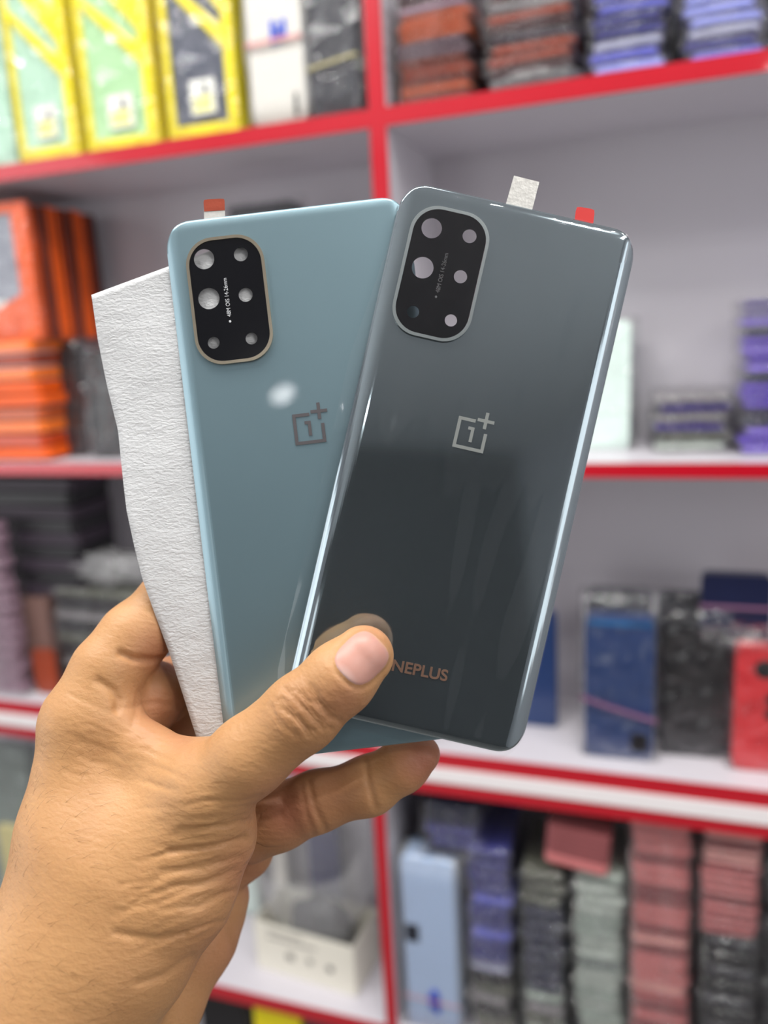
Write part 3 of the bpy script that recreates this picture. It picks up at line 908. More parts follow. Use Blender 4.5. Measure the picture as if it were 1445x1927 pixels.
def text_mesh(name, body, size, m, depth=0.00006, align='CENTER', bold=0.0):
    cu = bpy.data.curves.new(name, 'FONT')
    cu.body = body
    cu.size = size
    cu.align_x = align
    cu.align_y = 'CENTER'
    cu.extrude = depth
    cu.offset = bold
    o = bpy.data.objects.new(name, cu)
    COL.objects.link(o)
    dg = bpy.context.evaluated_depsgraph_get()
    me = bpy.data.meshes.new_from_object(o.evaluated_get(dg))
    bpy.data.objects.remove(o)
    me.materials.clear()
    me.materials.append(MATS[m])
    me.name = name
    return me


def circle(x, y, r, n=40):
    return [(x + r * math.cos(2 * math.pi * i / n), y + r * math.sin(2 * math.pi * i / n)) for i in range(n)]


class Cover:
    def __init__(self, name, tl, ang, depth, tilt=(0, 0), size=(0.0715, 0.158)):
        CW, CH = self.size = size
        a = math.radians(ang)
        ex = RT * math.cos(a) - UP * math.sin(a)
        ey = RT * math.sin(a) + UP * math.cos(a)
        ez = -FW
        c = cp(tl[0], tl[1], depth) + ex * CW / 2 - ey * CH / 2
        M = Matrix(((ex.x, ey.x, ez.x, c.x), (ex.y, ey.y, ez.y, c.y), (ex.z, ey.z, ez.z, c.z), (0, 0, 0, 1)))
        M = M @ Matrix.Rotation(tilt[0], 4, 'X') @ Matrix.Rotation(tilt[1], 4, 'Y')
        self.root = empty(name)
        self.root.matrix_world = M
        self.M, self.I = M, M.inverted()

    def loc(self, px, py):                 # pixel -> plate coordinates
        o, d = self.I @ CAM, self.I.to_3x3() @ ray(px, py)
        t = -o.z / d.z
        q = o + d * t
        return q.x, q.y


def logo_mesh(m, s, z0=0.00012, z1=0.00022):
    bm = bmesh.new()
    st = .105
    for x0, x1, y0, y1 in ((0, st, 0, 1), (st, 1, 0, st), (st, .55, 1 - st, 1), (1 - st, 1, st, .62), (.60, 1.14, 1.0 - st * .35, 1.0 + st * .65), (.87 - st / 2, .87 + st / 2, 1.0 + st * .65, 1.29), (.87 - st / 2, .87 + st / 2, .76, 1.0 - st * .35), (.47, .57, .26, .74), (.37, .47, .64, .74)):
        add_box(bm, (x0 - .5) * s, (x1 - .5) * s, (y0 - .5) * s, (y1 - .5) * s, z0, z1)
    return bm_mesh('logo', bm, m)


def build_cover(cv, body_m, ring_m, logo_m, print_m, mod, holes, logo_px, logo_s, txt, dot):
    """mod: module centre px, width, height (m)"""
    mx, my = cv.loc(*mod[0])
    mw, mh, mr = mod[1], mod[2], 0.0082
    CW, CH = cv.size
    body = obj('back_panel', curved_plate('back_panel', body_m, CW, CH, 0.0085, 0.0049, 0.0022, 0.0006, hole=(mx, my, mw - .0006, mh - .0006, mr)), cv.root)
    # camera plate
    ring_o = [(mx + x, my + y) for x, y in rr_ring(mw + .0002, mh + .0002, mr)]
    ring_i = [(mx + x, my + y) for x, y in rr_ring(mw - .0016, mh - .0016, mr - .0007)]
    rg = obj('camera_ring', curve_plate('camera_ring', ring_m, ring_o, [ring_i], -.0006, .0011), cv.root)
    bv = rg.modifiers.new('bevel', 'BEVEL')
    bv.width = .0003
    bv.segments = 2
    bv.limit_method = 'ANGLE'
    hl = [circle(*cv.loc(px, py), r) for px, py, r in holes]
    plate_o = [(mx + x, my + y) for x, y in rr_ring(mw - .0017, mh - .0017, mr - .00075)]
    pl = obj('camera_glass', curve_plate('camera_glass', 'lens_black', plate_o, hl, .0004, .0008), cv.root)
    (x0, y0), (x1, y1) = cv.loc(*txt[0]), cv.loc(*txt[1])
    tm = text_mesh('lens_text', '48M OIS 14-26mm', 0.00205, print_m)
    L = max(v.co.x for v in tm.vertices) - min(v.co.x for v in tm.vertices)
    want = math.hypot(x1 - x0, y1 - y0)
    k = want / L
    to = obj('lens_text', tm, pl, ((x0 + x1) / 2, (y0 + y1) / 2, .00088), (0, 0, math.atan2(y1 - y0, x1 - x0)))
    to.scale = (k, 1.15 * k, 1)
    dx, dy = cv.loc(*dot)
    obj('lens_dot', curve_plate('lens_dot', print_m, circle(dx, dy, .00036, 16), [], .00083, .0009), pl)
    lx, ly = cv.loc(*logo_px)
    lo = obj('logo', logo_mesh(logo_m, logo_s), cv.root, (lx, ly, 0))
    return body, pl, lo


dL, dR = F / 6280, F / 6400
left = Cover('phone_back_cover', (304.6, 420.3), -6.8, dL, size=(.0738, .1635))
build_cover(left, 'satin_teal', 'ring_champagne', 'logo_grey', 'print_lens', ((433, 565), .0232, .0378),
            [(385, 489, .00305), (454, 480, .0021), (394, 563, .0032), (463, 556, .0021), (403, 646, .00178), (474, 638, .00178)],
            (582, 806), .0093, ((433, 597), (424, 525)), (434, 606))
tag(left.root, 'satin teal phone back cover with camera cutouts held behind the glossy one', 'phone back cover')
right = Cover('phone_back_cover', (760, 337.6), 12.9, dR)
build_cover(right, 'gloss_teal', 'ring_silver', 'logo_silver', 'print_lens_dim', ((829, 517), .0234, .0384),
            [(812, 431, .0030), (883, 446, .00205), (795, 505, .0032), (866, 522, .00195), (777, 588, .0018), (848, 604, .0018)],
            (886, 818), .0093, ((823, 552), (840, 478)), (820, 560))
tag(right.root, 'glossy dark teal phone back cover under peeling clear film, thumb pressed on it', 'phone back cover')
# maker's name across the lower part of the glossy cover
tx0, tx1 = right.loc(712, 1247), right.loc(842, 1273)
tm = text_mesh('brand_text', 'ONEPLUS', .0048, 'print_copper', bold=.00011)
Lx = max(v.co.x for v in tm.vertices) - min(v.co.x for v in tm.vertices)
k = math.hypot(tx1[0] - tx0[0], tx1[1] - tx0[1]) / Lx
to = obj('brand_text', tm, right.root, ((tx0[0] + tx1[0]) / 2, (tx0[1] + tx1[1]) / 2, .00012), (0, 0, math.atan2(tx1[1] - tx0[1], tx1[0] - tx0[0])))
to.scale = (k, k * .95, 1)


mxy = right.loc(829, 517)
fo = obj('clear_film', curved_plate('clear_film', 'cover_film', CW + .0004, CH + .0003,   .0086, .0050, .0022, 0, hole=(mxy[0], mxy[1], .0238, .0388, .0084)), right.root, (0, 0, .0004))


def film_flange():
    """the margin of the clear film that juts out past the cover's long edge and lower end"""
    path = []                                   # (x, y, outward x, outward y, how far)
    hw, hh = CW / 2, CH / 2
    n = 60
    for i in range(n + 1):
        y = hh - .012 - (2 * hh - .012 - .009) * i / n
        path.append((-hw, y, -1, 0, .0040 * min(1, i / (n * .3)) ** 1.3))
    for i in range(1, 10):
        a = math.pi + math.pi / 2 * i / 10
        path.append((-hw + .009 + .009 * math.cos(a), -hh + .009 + .009 * math.sin(a), math.cos(a), math.sin(a), .0038))
    for i in range(n + 1):
        x = -hw + .009 + (2 * hw - .018) * i / n
        path.append((x, -hh, 0, -1, .0034))
    for i in range(1, 8):
        a = -math.pi / 2 + math.pi / 2 * i / 10
        path.append((hw - .009 + .009 * math.cos(a), -hh + .009 + .009 * math.sin(a), math.cos(a), math.sin(a), .0034 * (1 - i / 8)))
    vs, fs = [], []
    m_ = 5
    for k, (x, y, ox, oy, w_) in enumerate(path):
        for q in range(m_ + 1):
            t = q / m_
            zz = -.0018 - .0006 * t + .0003 * noise.noise(Vector((x * 60, y * 60, t)))
            vs.append((x + ox * (w_ * t + .00015), y + oy * (w_ * t + .00015), zz))
    for k in range(len(path) - 1):
        for q in range(m_):
            a = k * (m_ + 1) + q
            fs.append((a, a + 1, a + m_ + 2, a + m_ + 1))
    return mesh_from('film_margin', vs, fs, 'cover_film', True)


obj('film_margin', film_flange(), fo)
lf = obj('lens_film', curve_plate('lens_film', 'lens_film', [(mxy[0] + x, mxy[1] + y) for x, y in rr_ring(.0236, .0386, .0083)], [], .00125, .00128), fo)


def tab(cv, name, quad, m, z=-.0004, th=.0002):
    pts = [cv.loc(*q) for q in quad]
    return obj(name, curve_plate(name, m, pts, [], z - th, z), cv.root)


def rtab(a, b, c, d, r=.28):
    """rounded upper corners: a bottom-left, b top-left, c top-right, d bottom-right"""
    L_ = lambda p, q, t: (p[0] + (q[0] - p[0]) * t, p[1] + (q[1] - p[1]) * t)
    return [a, L_(b, a, r * .8), L_(L_(b, a, r * .25), L_(b, c, r * .25), .5), L_(b, c, r * .8), L_(c, b, r * .8), L_(L_(c, b, r * .25), L_(c, d, r * .25), .5), L_(c, d, r * .8), d]


o = tab(left, 'pull_tab', rtab((383, 425), (382, 374), (421, 372), (423, 420)), 'tab_silver', z=-.0009)
o2 = obj('tab_tip', curve_plate('tab_tip', 'tab_copper', [left.loc(*q) for q in rtab((383, 396), (381.5, 373.5), (421.5, 371.5), (422, 393.5))], [], -.00088, -.0008), o)
o2['label'] = 'copper red tab end'
o = tab(right, 'pull_tab', [(952, 384), (968, 328), (1016, 340), (1001, 398)], 'tab_silver', z=-.0009)
o['label'] = 'silver pull tab'
o = tab(right, 'pull_tab', rtab((1081, 425), (1086, 386), (1121, 392), (1116, 432)), 'tab_red', z=-.0009)
o['label'] = 'red pull tab'

# ------------------------------------------------------------------ foam sheet behind the covers
fm = mat('foam', (204, 205, 205), 0.55, var=0.03, vscale=60, spec=.3)
nt = fm.node_tree
pb = nt.nodes['Principled BSDF']
tc = nt.nodes.new('ShaderNodeTexCoord')
mp = nt.nodes.new('ShaderNodeMapping')
mp.inputs['Scale'].default_value = (1.0, 2.2, 1)
nz = nt.nodes.new('ShaderNodeTexNoise')
nz.inputs['Scale'].default_value = 620
nz.inputs['Detail'].default_value = 3
nz.inputs['Distortion'].default_value = 0.6
nz2 = nt.nodes.new('ShaderNodeTexNoise')
nz2.inputs['Scale'].default_value = 90
ad = nt.nodes.new('ShaderNodeMath')
ad.operation = 'MULTIPLY_ADD'
ad.inputs[1].default_value = 1.2
b = nt.nodes.new('ShaderNodeBump')
b.inputs['Strength'].default_value = .55
b.inputs['Distance'].default_value = .0006
nt.links.new(tc.outputs['Object'], mp.inputs[0])
nt.links.new(mp.outputs[0], nz.inputs['Vector'])
nt.links.new(mp.outputs[0], nz2.inputs['Vector'])
nt.links.new(nz2.outputs['Fac'], ad.inputs[0])
nt.links.new(nz.outputs['Fac'], ad.inputs[2])
nt.links.new(ad.outputs[0], b.inputs['Height'])
nt.links.new(b.outputs[0], pb.inputs['Normal'])
edge = [(555, 172), (640, 184), (725, 201), (810, 222), (900, 231), (960, 238), (1030, 253), (1090, 268), (1160, 293), (1230, 319), (1310, 345), (1395, 372), (1440, 388)]


def edge_x(y):
    for (y0, x0), (y1, x1) in zip(edge, edge[1:]):
        if y <= y1:
            return x0 + (x1 - x0) * (y - y0) / (y1 - y0)
    return edge[-1][1]


dF = dL + .0034
nu, nv = 40, 90
vs, fs = [], []
for j in range(nv + 1):
    v = j / nv
    for i in range(nu + 1):
        u = i / nu
        yl = 555 + (1425 - 555) * v
        wpx = 440
        x = edge_x(yl) + u * wpx
        y = yl - (u * wpx) * .37 * (1 - v) - (u * wpx) * .16 * v
        dep = dF + (.0008 * math.sin(v * 9) + .002) * max(0, 1 - u * 3.3) ** 2 + .0003 * noise.noise(Vector((u * 5, v * 9, 2)))
        dep -= .0031 * math.exp(-((x - 433) / 85) ** 4 - ((y - 565) / 135) ** 4)
        vs.append(cp(x, y, dep))
for j in range(nv):
    for i in range(nu):
        a_ = j * (nu + 1) + i
        fs.append((a_, a_ + nu + 1, a_ + nu + 2, a_ + 1))
c0 = cp(300, 1000, dF)
Mf = Matrix(((RT.x, UP.x, -FW.x, c0.x), (RT.y, UP.y, -FW.y, c0.y), (RT.z, UP.z, -FW.z, c0.z), (0, 0, 0, 1)))
Mi = Mf.inverted()
foam = obj('foam_sheet', mesh_from('foam_sheet', [Mi @ v for v in vs], fs, 'foam', True))
foam.matrix_world = Mf
sm = foam.modifiers.new('thickness', 'SOLIDIFY')
sm.thickness = .0008
sm.offset = -1
tag(foam, 'crinkled white foam sheet held behind the satin teal cover', 'foam sheet')

# ------------------------------------------------------------------ the hand
VOX = 0.00075


def el(px, py, d, rpx):
    return np.array([(px - W / 2) / F * d, -(py - H / 2) / F * d, d]), rpx * d / F


CH_ = {}
CH_['palm'] = [[el(400, 1575, .232, 82), el(335, 1672, .230, 104), el(240, 1795, .228, 118), el(120, 1920, .226, 140), el(-60, 2120, .222, 190), el(-480, 2760, .205, 225)],
               [el(165, 1385, .244, 85), el(146, 1560, .238, 104), el(128, 1760, .232, 124), el(80, 1940, .228, 145)],
               [el(300, 1505, .240, 88), el(205, 1640, .232, 118), el(100, 1880, .228, 150)],
               [el(262, 1500, .258, 80), el(300, 1640, .258, 110), el(200, 1850, .25, 120)]]
CH_['web'] = [[el(188, 1335, .2425, 42), el(280, 1415, .2375, 48), el(362, 1455, .2325, 56)]]
CH_['heel'] = [[el(390, 1690, .276, 74), el(360, 1755, .274, 82), el(275, 1890, .266, 98), el(180, 2050, .258, 130)]]
CH_['thumb'] = [[el(330, 1560, .2315, 88), el(395, 1487, .226, 78), el(470, 1422, .222, 73), el(568, 1341, .2195, 71), el(640, 1276, .2195, 66), el(684, 1234, .2208, 57)]]
CH_['index'] = [[el(168, 1345, .244, 80), el(205, 1262, .247, 66), el(252, 1200, .2515, 62), el(325, 1128, .2575, 57), el(480, 1100, .2590, 50), el(610, 1150, .2570, 42)]]
CH_['middle'] = [[el(190, 1430, .254, 72), el(245, 1345, .2565, 66), el(281, 1310, .2585, 62), el(325, 1290, .284, 50), el(470, 1250, .2700, 46), el(590, 1260, .2570, 38)]]
CH_['ring'] = [[el(300, 1460, .268, 70), el(345, 1370, .276, 50), el(400, 1340, .284, 48), el(560, 1340, .270, 42), el(660, 1350, .2570, 36)]]
CH_['little'] = [[el(470, 1560, .262, 62), el(528, 1535, .259, 58), el(595, 1508, .256, 53), el(695, 1478, .252, 51), el(758, 1441, .2490, 45), el(794, 1419, .2480, 34)]]
CH_['stub'] = [[el(420, 1620, .275, 62), el(456, 1596, .275, 60)], [el(408, 1690, .279, 60), el(405, 1715, .279, 58)]]


def seg(P, a, ra, b, rb):
    ab = b - a
    t = ((P - a) @ ab) / (ab @ ab)
    t = np.clip(t, 0, 1)
    return np.sqrt((((P - a) - t[:, None] * ab) ** 2).sum(1)) - (ra + (rb - ra) * t)


def smin(a, b, k):
    h = np.maximum(k - np.abs(a - b), 0) / k
    return np.minimum(a, b) - h * h * k * .25


def chains(P, lst, k_in, k_out):
    tot = None
    for ch in lst:
        d = None
        for (a, ra), (b, rb) in zip(ch, ch[1:]):
            s = seg(P, a, ra, b, rb).astype(np.float32)
            d = s if d is None else smin(d, s, k_in)
        tot = d if tot is None else smin(tot, d, k_out)
    return tot


lo = np.array([-0.200, -0.262, 0.160])
hi = np.array([0.022, -0.006, 0.305])
nx, ny, nz_ = [int(x) + 1 for x in (hi - lo) / VOX]
gx, gy, gz = [lo[i] + VOX * np.arange(n) for i, n in enumerate((nx, ny, nz_))]
SD_ = np.empty((nx, ny, nz_), np.float32)
for i0 in range(0, nx, 24):
    i1 = min(nx, i0 + 24)
    P = np.stack(np.meshgrid(gx[i0:i1], gy, gz, indexing='ij'), -1).reshape(-1, 3).astype(np.float32)
    d = chains(P, CH_['palm'], .004, .014)
    d = smin(d, chains(P, CH_['web'], .003, .003), .006)
    d = smin(d, chains(P, CH_['heel'], .006, .004), .005)
    d = smin(d, chains(P, CH_['thumb'], .003, .003), .010)
    d = smin(d, chains(P, CH_['index'], .004, .003), .007)
    d = smin(d, chains(P, CH_['middle'], .004, .003), .003)
    d = smin(d, chains(P, CH_['ring'], .004, .003), .0025)
    d2 = chains(P, CH_['little'], .004, .003)
    d2 = smin(d2, chains(P, CH_['stub'], .004, .004), .0016)
    d = smin(d, d2, .0016)
    SD_[i0:i1] = d.reshape(i1 - i0, ny, nz_)
# close the arm where it leaves the grid
SD_[:, 0, :] = np.maximum(SD_[:, 0, :], 1e-4)
SD_[0, :, :] = np.maximum(SD_[0, :, :], 1e-4)
SD_[:, :, 0] = np.maximum(SD_[:, :, 0], 1e-4)


def surface_nets(S):
    ins = S < 0
    c = [(i, j, k) for i in (0, 1) for j in (0, 1) for k in (0, 1)]
    sub = lambda A, o: A[o[0]:A.shape[0] - 1 + o[0], o[1]:A.shape[1] - 1 + o[1], o[2]:A.shape[2] - 1 + o[2]]
    cnt = sum(sub(ins, o).astype(np.int8) for o in c)
    mixed = (cnt > 0) & (cnt < 8)
    cells = np.argwhere(mixed)
    idx = -np.ones(mixed.shape, np.int64)
    idx[mixed] = np.arange(len(cells))
    pos = np.zeros((len(cells), 3))
    num = np.zeros(len(cells))
    vals = {o: S[cells[:, 0] + o[0], cells[:, 1] + o[1], cells[:, 2] + o[2]] for o in c}
    for o in c:
        for ax in range(3):
            if o[ax] == 0:
                o2 = list(o); o2[ax] = 1; o2 = tuple(o2)
                a, b = vals[o], vals[o2]
                m = (a < 0) != (b < 0)
                t = np.where(m, a / np.where(m, a - b, 1), 0)
                q = np.array(o, float)[None, :].repeat(len(cells), 0)
                q[:, ax] = t
                pos[m] += q[m]
                num += m
    pos = pos / num[:, None] + cells
    quads = []
    for ax in range(3):
        u, v = [(1, 2), (2, 0), (0, 1)][ax]
        sl0 = [slice(None)] * 3; sl1 = [slice(None)] * 3
        sl0[ax] = slice(0, -1); sl1[ax] = slice(1, None)
        a, b = ins[tuple(sl0)], ins[tuple(sl1)]
        e = np.argwhere(a != b)
        ok = (e[:, u] > 0) & (e[:, v] > 0) & (e[:, u] < S.shape[u] - 1) & (e[:, v] < S.shape[v] - 1)
        e = e[ok]
        fl = a[tuple(e.T)]
        g = []
        for du, dv in ((0, 0), (-1, 0), (-1, -1), (0, -1)):
            q = e.copy(); q[:, u] += du; q[:, v] += dv
            g.append(idx[tuple(q.T)])
        g = np.stack(g, 1)
        g[~fl] = g[~fl][:, ::-1]
        quads.append(g)
    return pos, np.concatenate(quads)


hv, hq = surface_nets(SD_)
hv = lo + hv * VOX


def vnormals(v, q):
    n = np.cross(v[q[:, 2]] - v[q[:, 0]], v[q[:, 3]] - v[q[:, 1]])
    N = np.zeros_like(v)
    for k in range(4):
        np.add.at(N, q[:, k], n)
    return N / np.maximum(np.linalg.norm(N, axis=1), 1e-12)[:, None]


hn = vnormals(hv, hq)
ctr = hv.mean(0)
if ((hv - ctr) * hn).sum() < 0:
    hq = hq[:, ::-1]
    hn = -hn
ppx = np.stack([hv[:, 0] / hv[:, 2] * F + W / 2, -hv[:, 1] / hv[:, 2] * F + H / 2], 1)


def dist_poly(p, pts):
    d = np.full(len(p), 1e9)
    for a, b in zip(pts, pts[1:]):
        a, b = np.array(a, float), np.array(b, float)
        ab = b - a
        t = np.clip(((p - a) @ ab) / (ab @ ab), 0, 1)
        d = np.minimum(d, np.linalg.norm(p - a - t[:, None] * ab, axis=1))
    return d


facing = -(hn * (hv / np.linalg.norm(hv, axis=1)[:, None])).sum(1)
disp = np.zeros(len(hv))
vis = np.clip(facing * 3, 0, 1)


def crease(pts, depth, sig, zr=(0, 1)):
    global disp
    m = (hv[:, 2] > zr[0]) & (hv[:, 2] < zr[1])
    d = dist_poly(ppx, pts) / 6.5
    disp -= depth * .001 * np.exp(-(d / sig) ** 2) * vis * m


crease([(226, 1230), (250, 1240), (290, 1243), (335, 1238)], 1.3, 1.1)
crease([(185, 1283), (212, 1300), (224, 1318), (220, 1335)], .9, 1.3)
crease([(318, 1601), (388, 1597), (461, 1578)], .8, .9)
crease([(300, 1640), (380, 1634), (450, 1612)], .5, .9)
crease([(320, 1668), (390, 1660), (440, 1640)], .5, .9)
crease([(340, 1560), (410, 1558), (470, 1548)], .5, .8)
crease([(217, 1756), (279, 1767), (349, 1760)], .6, 1.0)
crease([(300, 1712), (370, 1706), (425, 1680)], .4, .9)
crease([(260, 1850), (310, 1836), (360, 1800)], .5, 1.2)
crease([(536, 1296), (553, 1313), (579, 1336), (596, 1353), (609, 1372)], .55, .75)
crease([(522, 1318), (540, 1340), (568, 1362), (590, 1378)], .45, .7)
crease([(552, 1296), (575, 1315), (600, 1330), (622, 1352)], .4, .7)
crease([(510, 1335), (526, 1358), (556, 1384)], .3, .8)
crease([(686, 1430), (692, 1470), (706, 1520)], .6, 1.0, (.22, .3))
crease([(580, 1470), (592, 1520), (612, 1562)], .7, 1.0, (.22, .3))
crease([(566, 1470), (576, 1530), (590, 1570)], .4, .9, (.22, .3))
crease([(250, 1365), (258, 1330), (262, 1300)], .3, .9)
crease([(225, 1335), (290, 1322), (340, 1330)], .3, .9)
crease([(440, 1800), (425, 1740), (440, 1690)], .4, 1.2, (.24, .4))
rc = random.Random(3)
for i_ in range(34):                     # fine folds across the ball of the thumb
    y_ = rc.uniform(1500, 1790)
    x_ = rc.uniform(250, 400) - (y_ - 1560) * .25
    l_ = rc.uniform(50, 150)
    sl = -.05 - (y_ - 1560) * .0011
    crease([(x_ + l_ * t_, y_ + sl * l_ * t_ + 3 * math.sin(t_ * 5 + i_) - 10 * t_ * t_) for t_ in (0, .25, .5, .75, 1)], rc.uniform(.12, .34), rc.uniform(.45, .75), (0, .25))
for i_ in range(16):                     # folds over the thumb joint
    k_ = rc.uniform(-1, 1)
    c_ = np.array((575, 1338)) + np.array((.79, -.61)) * k_ * 46
    h_ = rc.uniform(14, 48)
    o_ = rc.uniform(-16, 16)
    crease([tuple(c_ + np.array((.61, .79)) * (o_ + h_ * t_) - np.array((.79, -.61)) * (k_ * 10 * (1 - t_ * t_) + 2 * math.sin(t_ * 6 + i_))) for t_ in (-1, -.5, 0, .5, 1)], rc.uniform(.15, .4), rc.uniform(.45, .7), (0, .235))
for i_ in range(22):                     # folds on the web and the back of the knuckle
    x_, y_ = rc.uniform(120, 300), rc.uniform(1290, 1480)
    l_ = rc.uniform(30, 90)
    crease([(x_ + l_ * t_, y_ + l_ * .35 * t_ + 3 * math.sin(t_ * 5 + i_)) for t_ in (0, .33, .66, 1)], rc.uniform(.08, .22), rc.uniform(.5, .8), (0, .26))
# nail fold: a groove round the nail, a hollow bed under it
NC, NA = np.array((681, 1238.)), math.radians(-44)
na = np.array((math.cos(NA), math.sin(NA)))
nb = np.array((-na[1], na[0]))


def nail_pt(t, k=1.0):
    """outline of the nail in picture coordinates: superellipse, squarer towards the cuticle"""
    c, s = math.cos(t), math.sin(t)
    e = .66
    u = math.copysign(abs(c) ** e, c) * 50 * k
    v = math.copysign(abs(s) ** e, s) * 45 * k
    return NC + na * u + nb * v


crease([tuple(nail_pt(2 * math.pi * i / 40, 1.08)) for i in range(41)], .55, .55)
hv = hv + hn * disp[:, None]
# fine skin relief
P0 = hv * 1.0
hn = vnormals(hv, hq)

mask_k = np.exp(-(np.linalg.norm((ppx - np.array((575, 1335))) / np.array((62, 62)), axis=1)) ** 2) * (hv[:, 2] < .235)
mask_t = np.exp(-(((ppx[:, 0] - 400) / 130) ** 2 + ((ppx[:, 1] - 1620) / 130) ** 2)) * (hv[:, 2] < .25)
rose = np.zeros(len(hv))
for x, y, r, a in ((800, 1430, 60, .9), (540, 1530, 70, .8), (300, 1230, 55, .6), (300, 1330, 60, .55), (650, 1320, 50, .45), (700, 1190, 40, .4), (470, 1640, 60, .5), (620, 1500, 90, .4), (430, 1800, 80, .4), (340, 1375, 40, .5)):
    rose = np.maximum(rose, a * np.exp(-((ppx[:, 0] - x) ** 2 + (ppx[:, 1] - y) ** 2) / r ** 2))

sk = bpy.data.materials.new('skin')
sk.use_nodes = True
MATS['skin'] = sk
nt = sk.node_tree
pb = nt.nodes['Principled BSDF']
L = nt.links.new


def node(t, **kw):
    n = nt.nodes.new(t)
    for k_, v_ in kw.items():
        setattr(n, k_, v_)
    return n


tc = node('ShaderNodeTexCoord')


def noise_tex(scale, detail=3, stretch=None, rot=None, dist=0.0):
    n = node('ShaderNodeTexNoise')
    n.inputs['Scale'].default_value = scale
    n.inputs['Detail'].default_value = detail
    n.inputs['Distortion'].default_value = dist
    if stretch:
        mr = node('ShaderNodeMapping')
        mr.inputs['Rotation'].default_value = (0, 0, rot or 0)
        L(tc.outputs['Object'], mr.inputs[0])
        m_ = node('ShaderNodeMapping')
        m_.inputs['Scale'].default_value = stretch
        L(mr.outputs[0], m_.inputs[0])
        L(m_.outputs[0], n.inputs['Vector'])
    else:
        L(tc.outputs['Object'], n.inputs['Vector'])
    return n


def attr(name):
    a = node('ShaderNodeAttribute')
    a.attribute_name = name
    return a


def mixc(fac, a, b):
    m_ = node('ShaderNodeMix', data_type='RGBA')
    if isinstance(fac, float):
        m_.inputs['Factor'].default_value = fac
    else:
        L(fac, m_.inputs['Factor'])
    for s_, v_ in (('A', a), ('B', b)):
        if isinstance(v_, tuple):
            m_.inputs[s_].default_value = v_
        else:
            L(v_, m_.inputs[s_])
    return m_.outputs['Result']


def mth(op, a, b):
    m_ = node('ShaderNodeMath', operation=op)
    for i_, v_ in ((0, a), (1, b)):
        if isinstance(v_, (int, float)):
            m_.inputs[i_].default_value = v_
        else:
            L(v_, m_.inputs[i_])
    return m_.outputs[0]


c1 = mixc(noise_tex(45, 4).outputs['Fac'], srgb(168, 123, 80), srgb(190, 146, 98))
c2 = mixc(attr('rose').outputs['Fac'], c1, srgb(160, 100, 80))
c3 = mixc(mth('MULTIPLY', attr('knuckle').outputs['Fac'], .55), c2, srgb(128, 84, 54))
fine = noise_tex(900, 3)
c4 = mixc(mth('MULTIPLY', fine.outputs['Fac'], .22), c3, srgb(150, 98, 66))
L(c4, pb.inputs['Base Color'])
pb.inputs['Roughness'].default_value = .5
pb.inputs['Specular IOR Level'].default_value = .35
pb.inputs['Subsurface Weight'].default_value = .12
pb.inputs['Subsurface Radius'].default_value = (1.0, .4, .2)
pb.inputs['Subsurface Scale'].default_value = .004
w_t = noise_tex(330, 2, (.22, 1.0, .6), math.radians(-7), .5)       # creases running across the ball of the thumb
w_k = noise_tex(420, 2, (1.0, .22, .5), math.radians(-38), .8)     # creases over the thumb joint
hgt = mth('ADD', mth('MULTIPLY', w_t.outputs['Fac'], mth('MULTIPLY', attr('thenar').outputs['Fac'], 1.5)), mth('MULTIPLY', w_k.outputs['Fac'], mth('MULTIPLY', attr('knuckle').outputs['Fac'], 1.6)))
w_s = noise_tex(700, 3, (.5, 1.0, .8), math.radians(15), .3)
hgt = mth('ADD', hgt, mth('MULTIPLY', w_s.outputs['Fac'], .45))
hgt = mth('ADD', hgt, mth('MULTIPLY', fine.outputs['Fac'], .2))
bmp = node('ShaderNodeBump')
bmp.inputs['Strength'].default_value = .55
bmp.inputs['Distance'].default_value = .0009
L(hgt, bmp.inputs['Height'])
L(bmp.outputs[0], pb.inputs['Normal'])

# hand object: local axes follow the camera's at the moment of building, origin at the wrist
c0 = cam_to_world(np.array([[-.1, -.15, .23]]))[0]
Mh = Matrix(((RT.x, UP.x, -FW.x, c0[0]), (RT.y, UP.y, -FW.y, c0[1]), (RT.z, UP.z, -FW.z, c0[2]), (0, 0, 0, 1)))
loc_v = np.stack([hv[:, 0] + .1, hv[:, 1] + .15, -(hv[:, 2] - .23)], 1)
hq2 = hq
me = bpy.data.meshes.new('hand')
me.from_pydata(loc_v.tolist(), [], hq2.tolist())
me.update()
nn = me.polygons[0].normal
for nm, arr in (('rose', rose), ('knuckle', mask_k), ('thenar', mask_t)):
    at_ = me.attributes.new(nm, 'FLOAT', 'POINT')
    at_.data.foreach_set('value', arr.astype(np.float32))
bm = bmesh.new()
bm.from_mesh(me)
bmesh.ops.recalc_face_normals(bm, faces=bm.faces)
bm.to_mesh(me)
bm.free()
me.polygons.foreach_set('use_smooth', [True] * len(me.polygons))
me.materials.append(sk)
hand = obj('hand', me)
hand.matrix_world = Mh
tag(hand, 'bare left hand and wrist gripping two phone back covers and a foam sheet', 'hand')

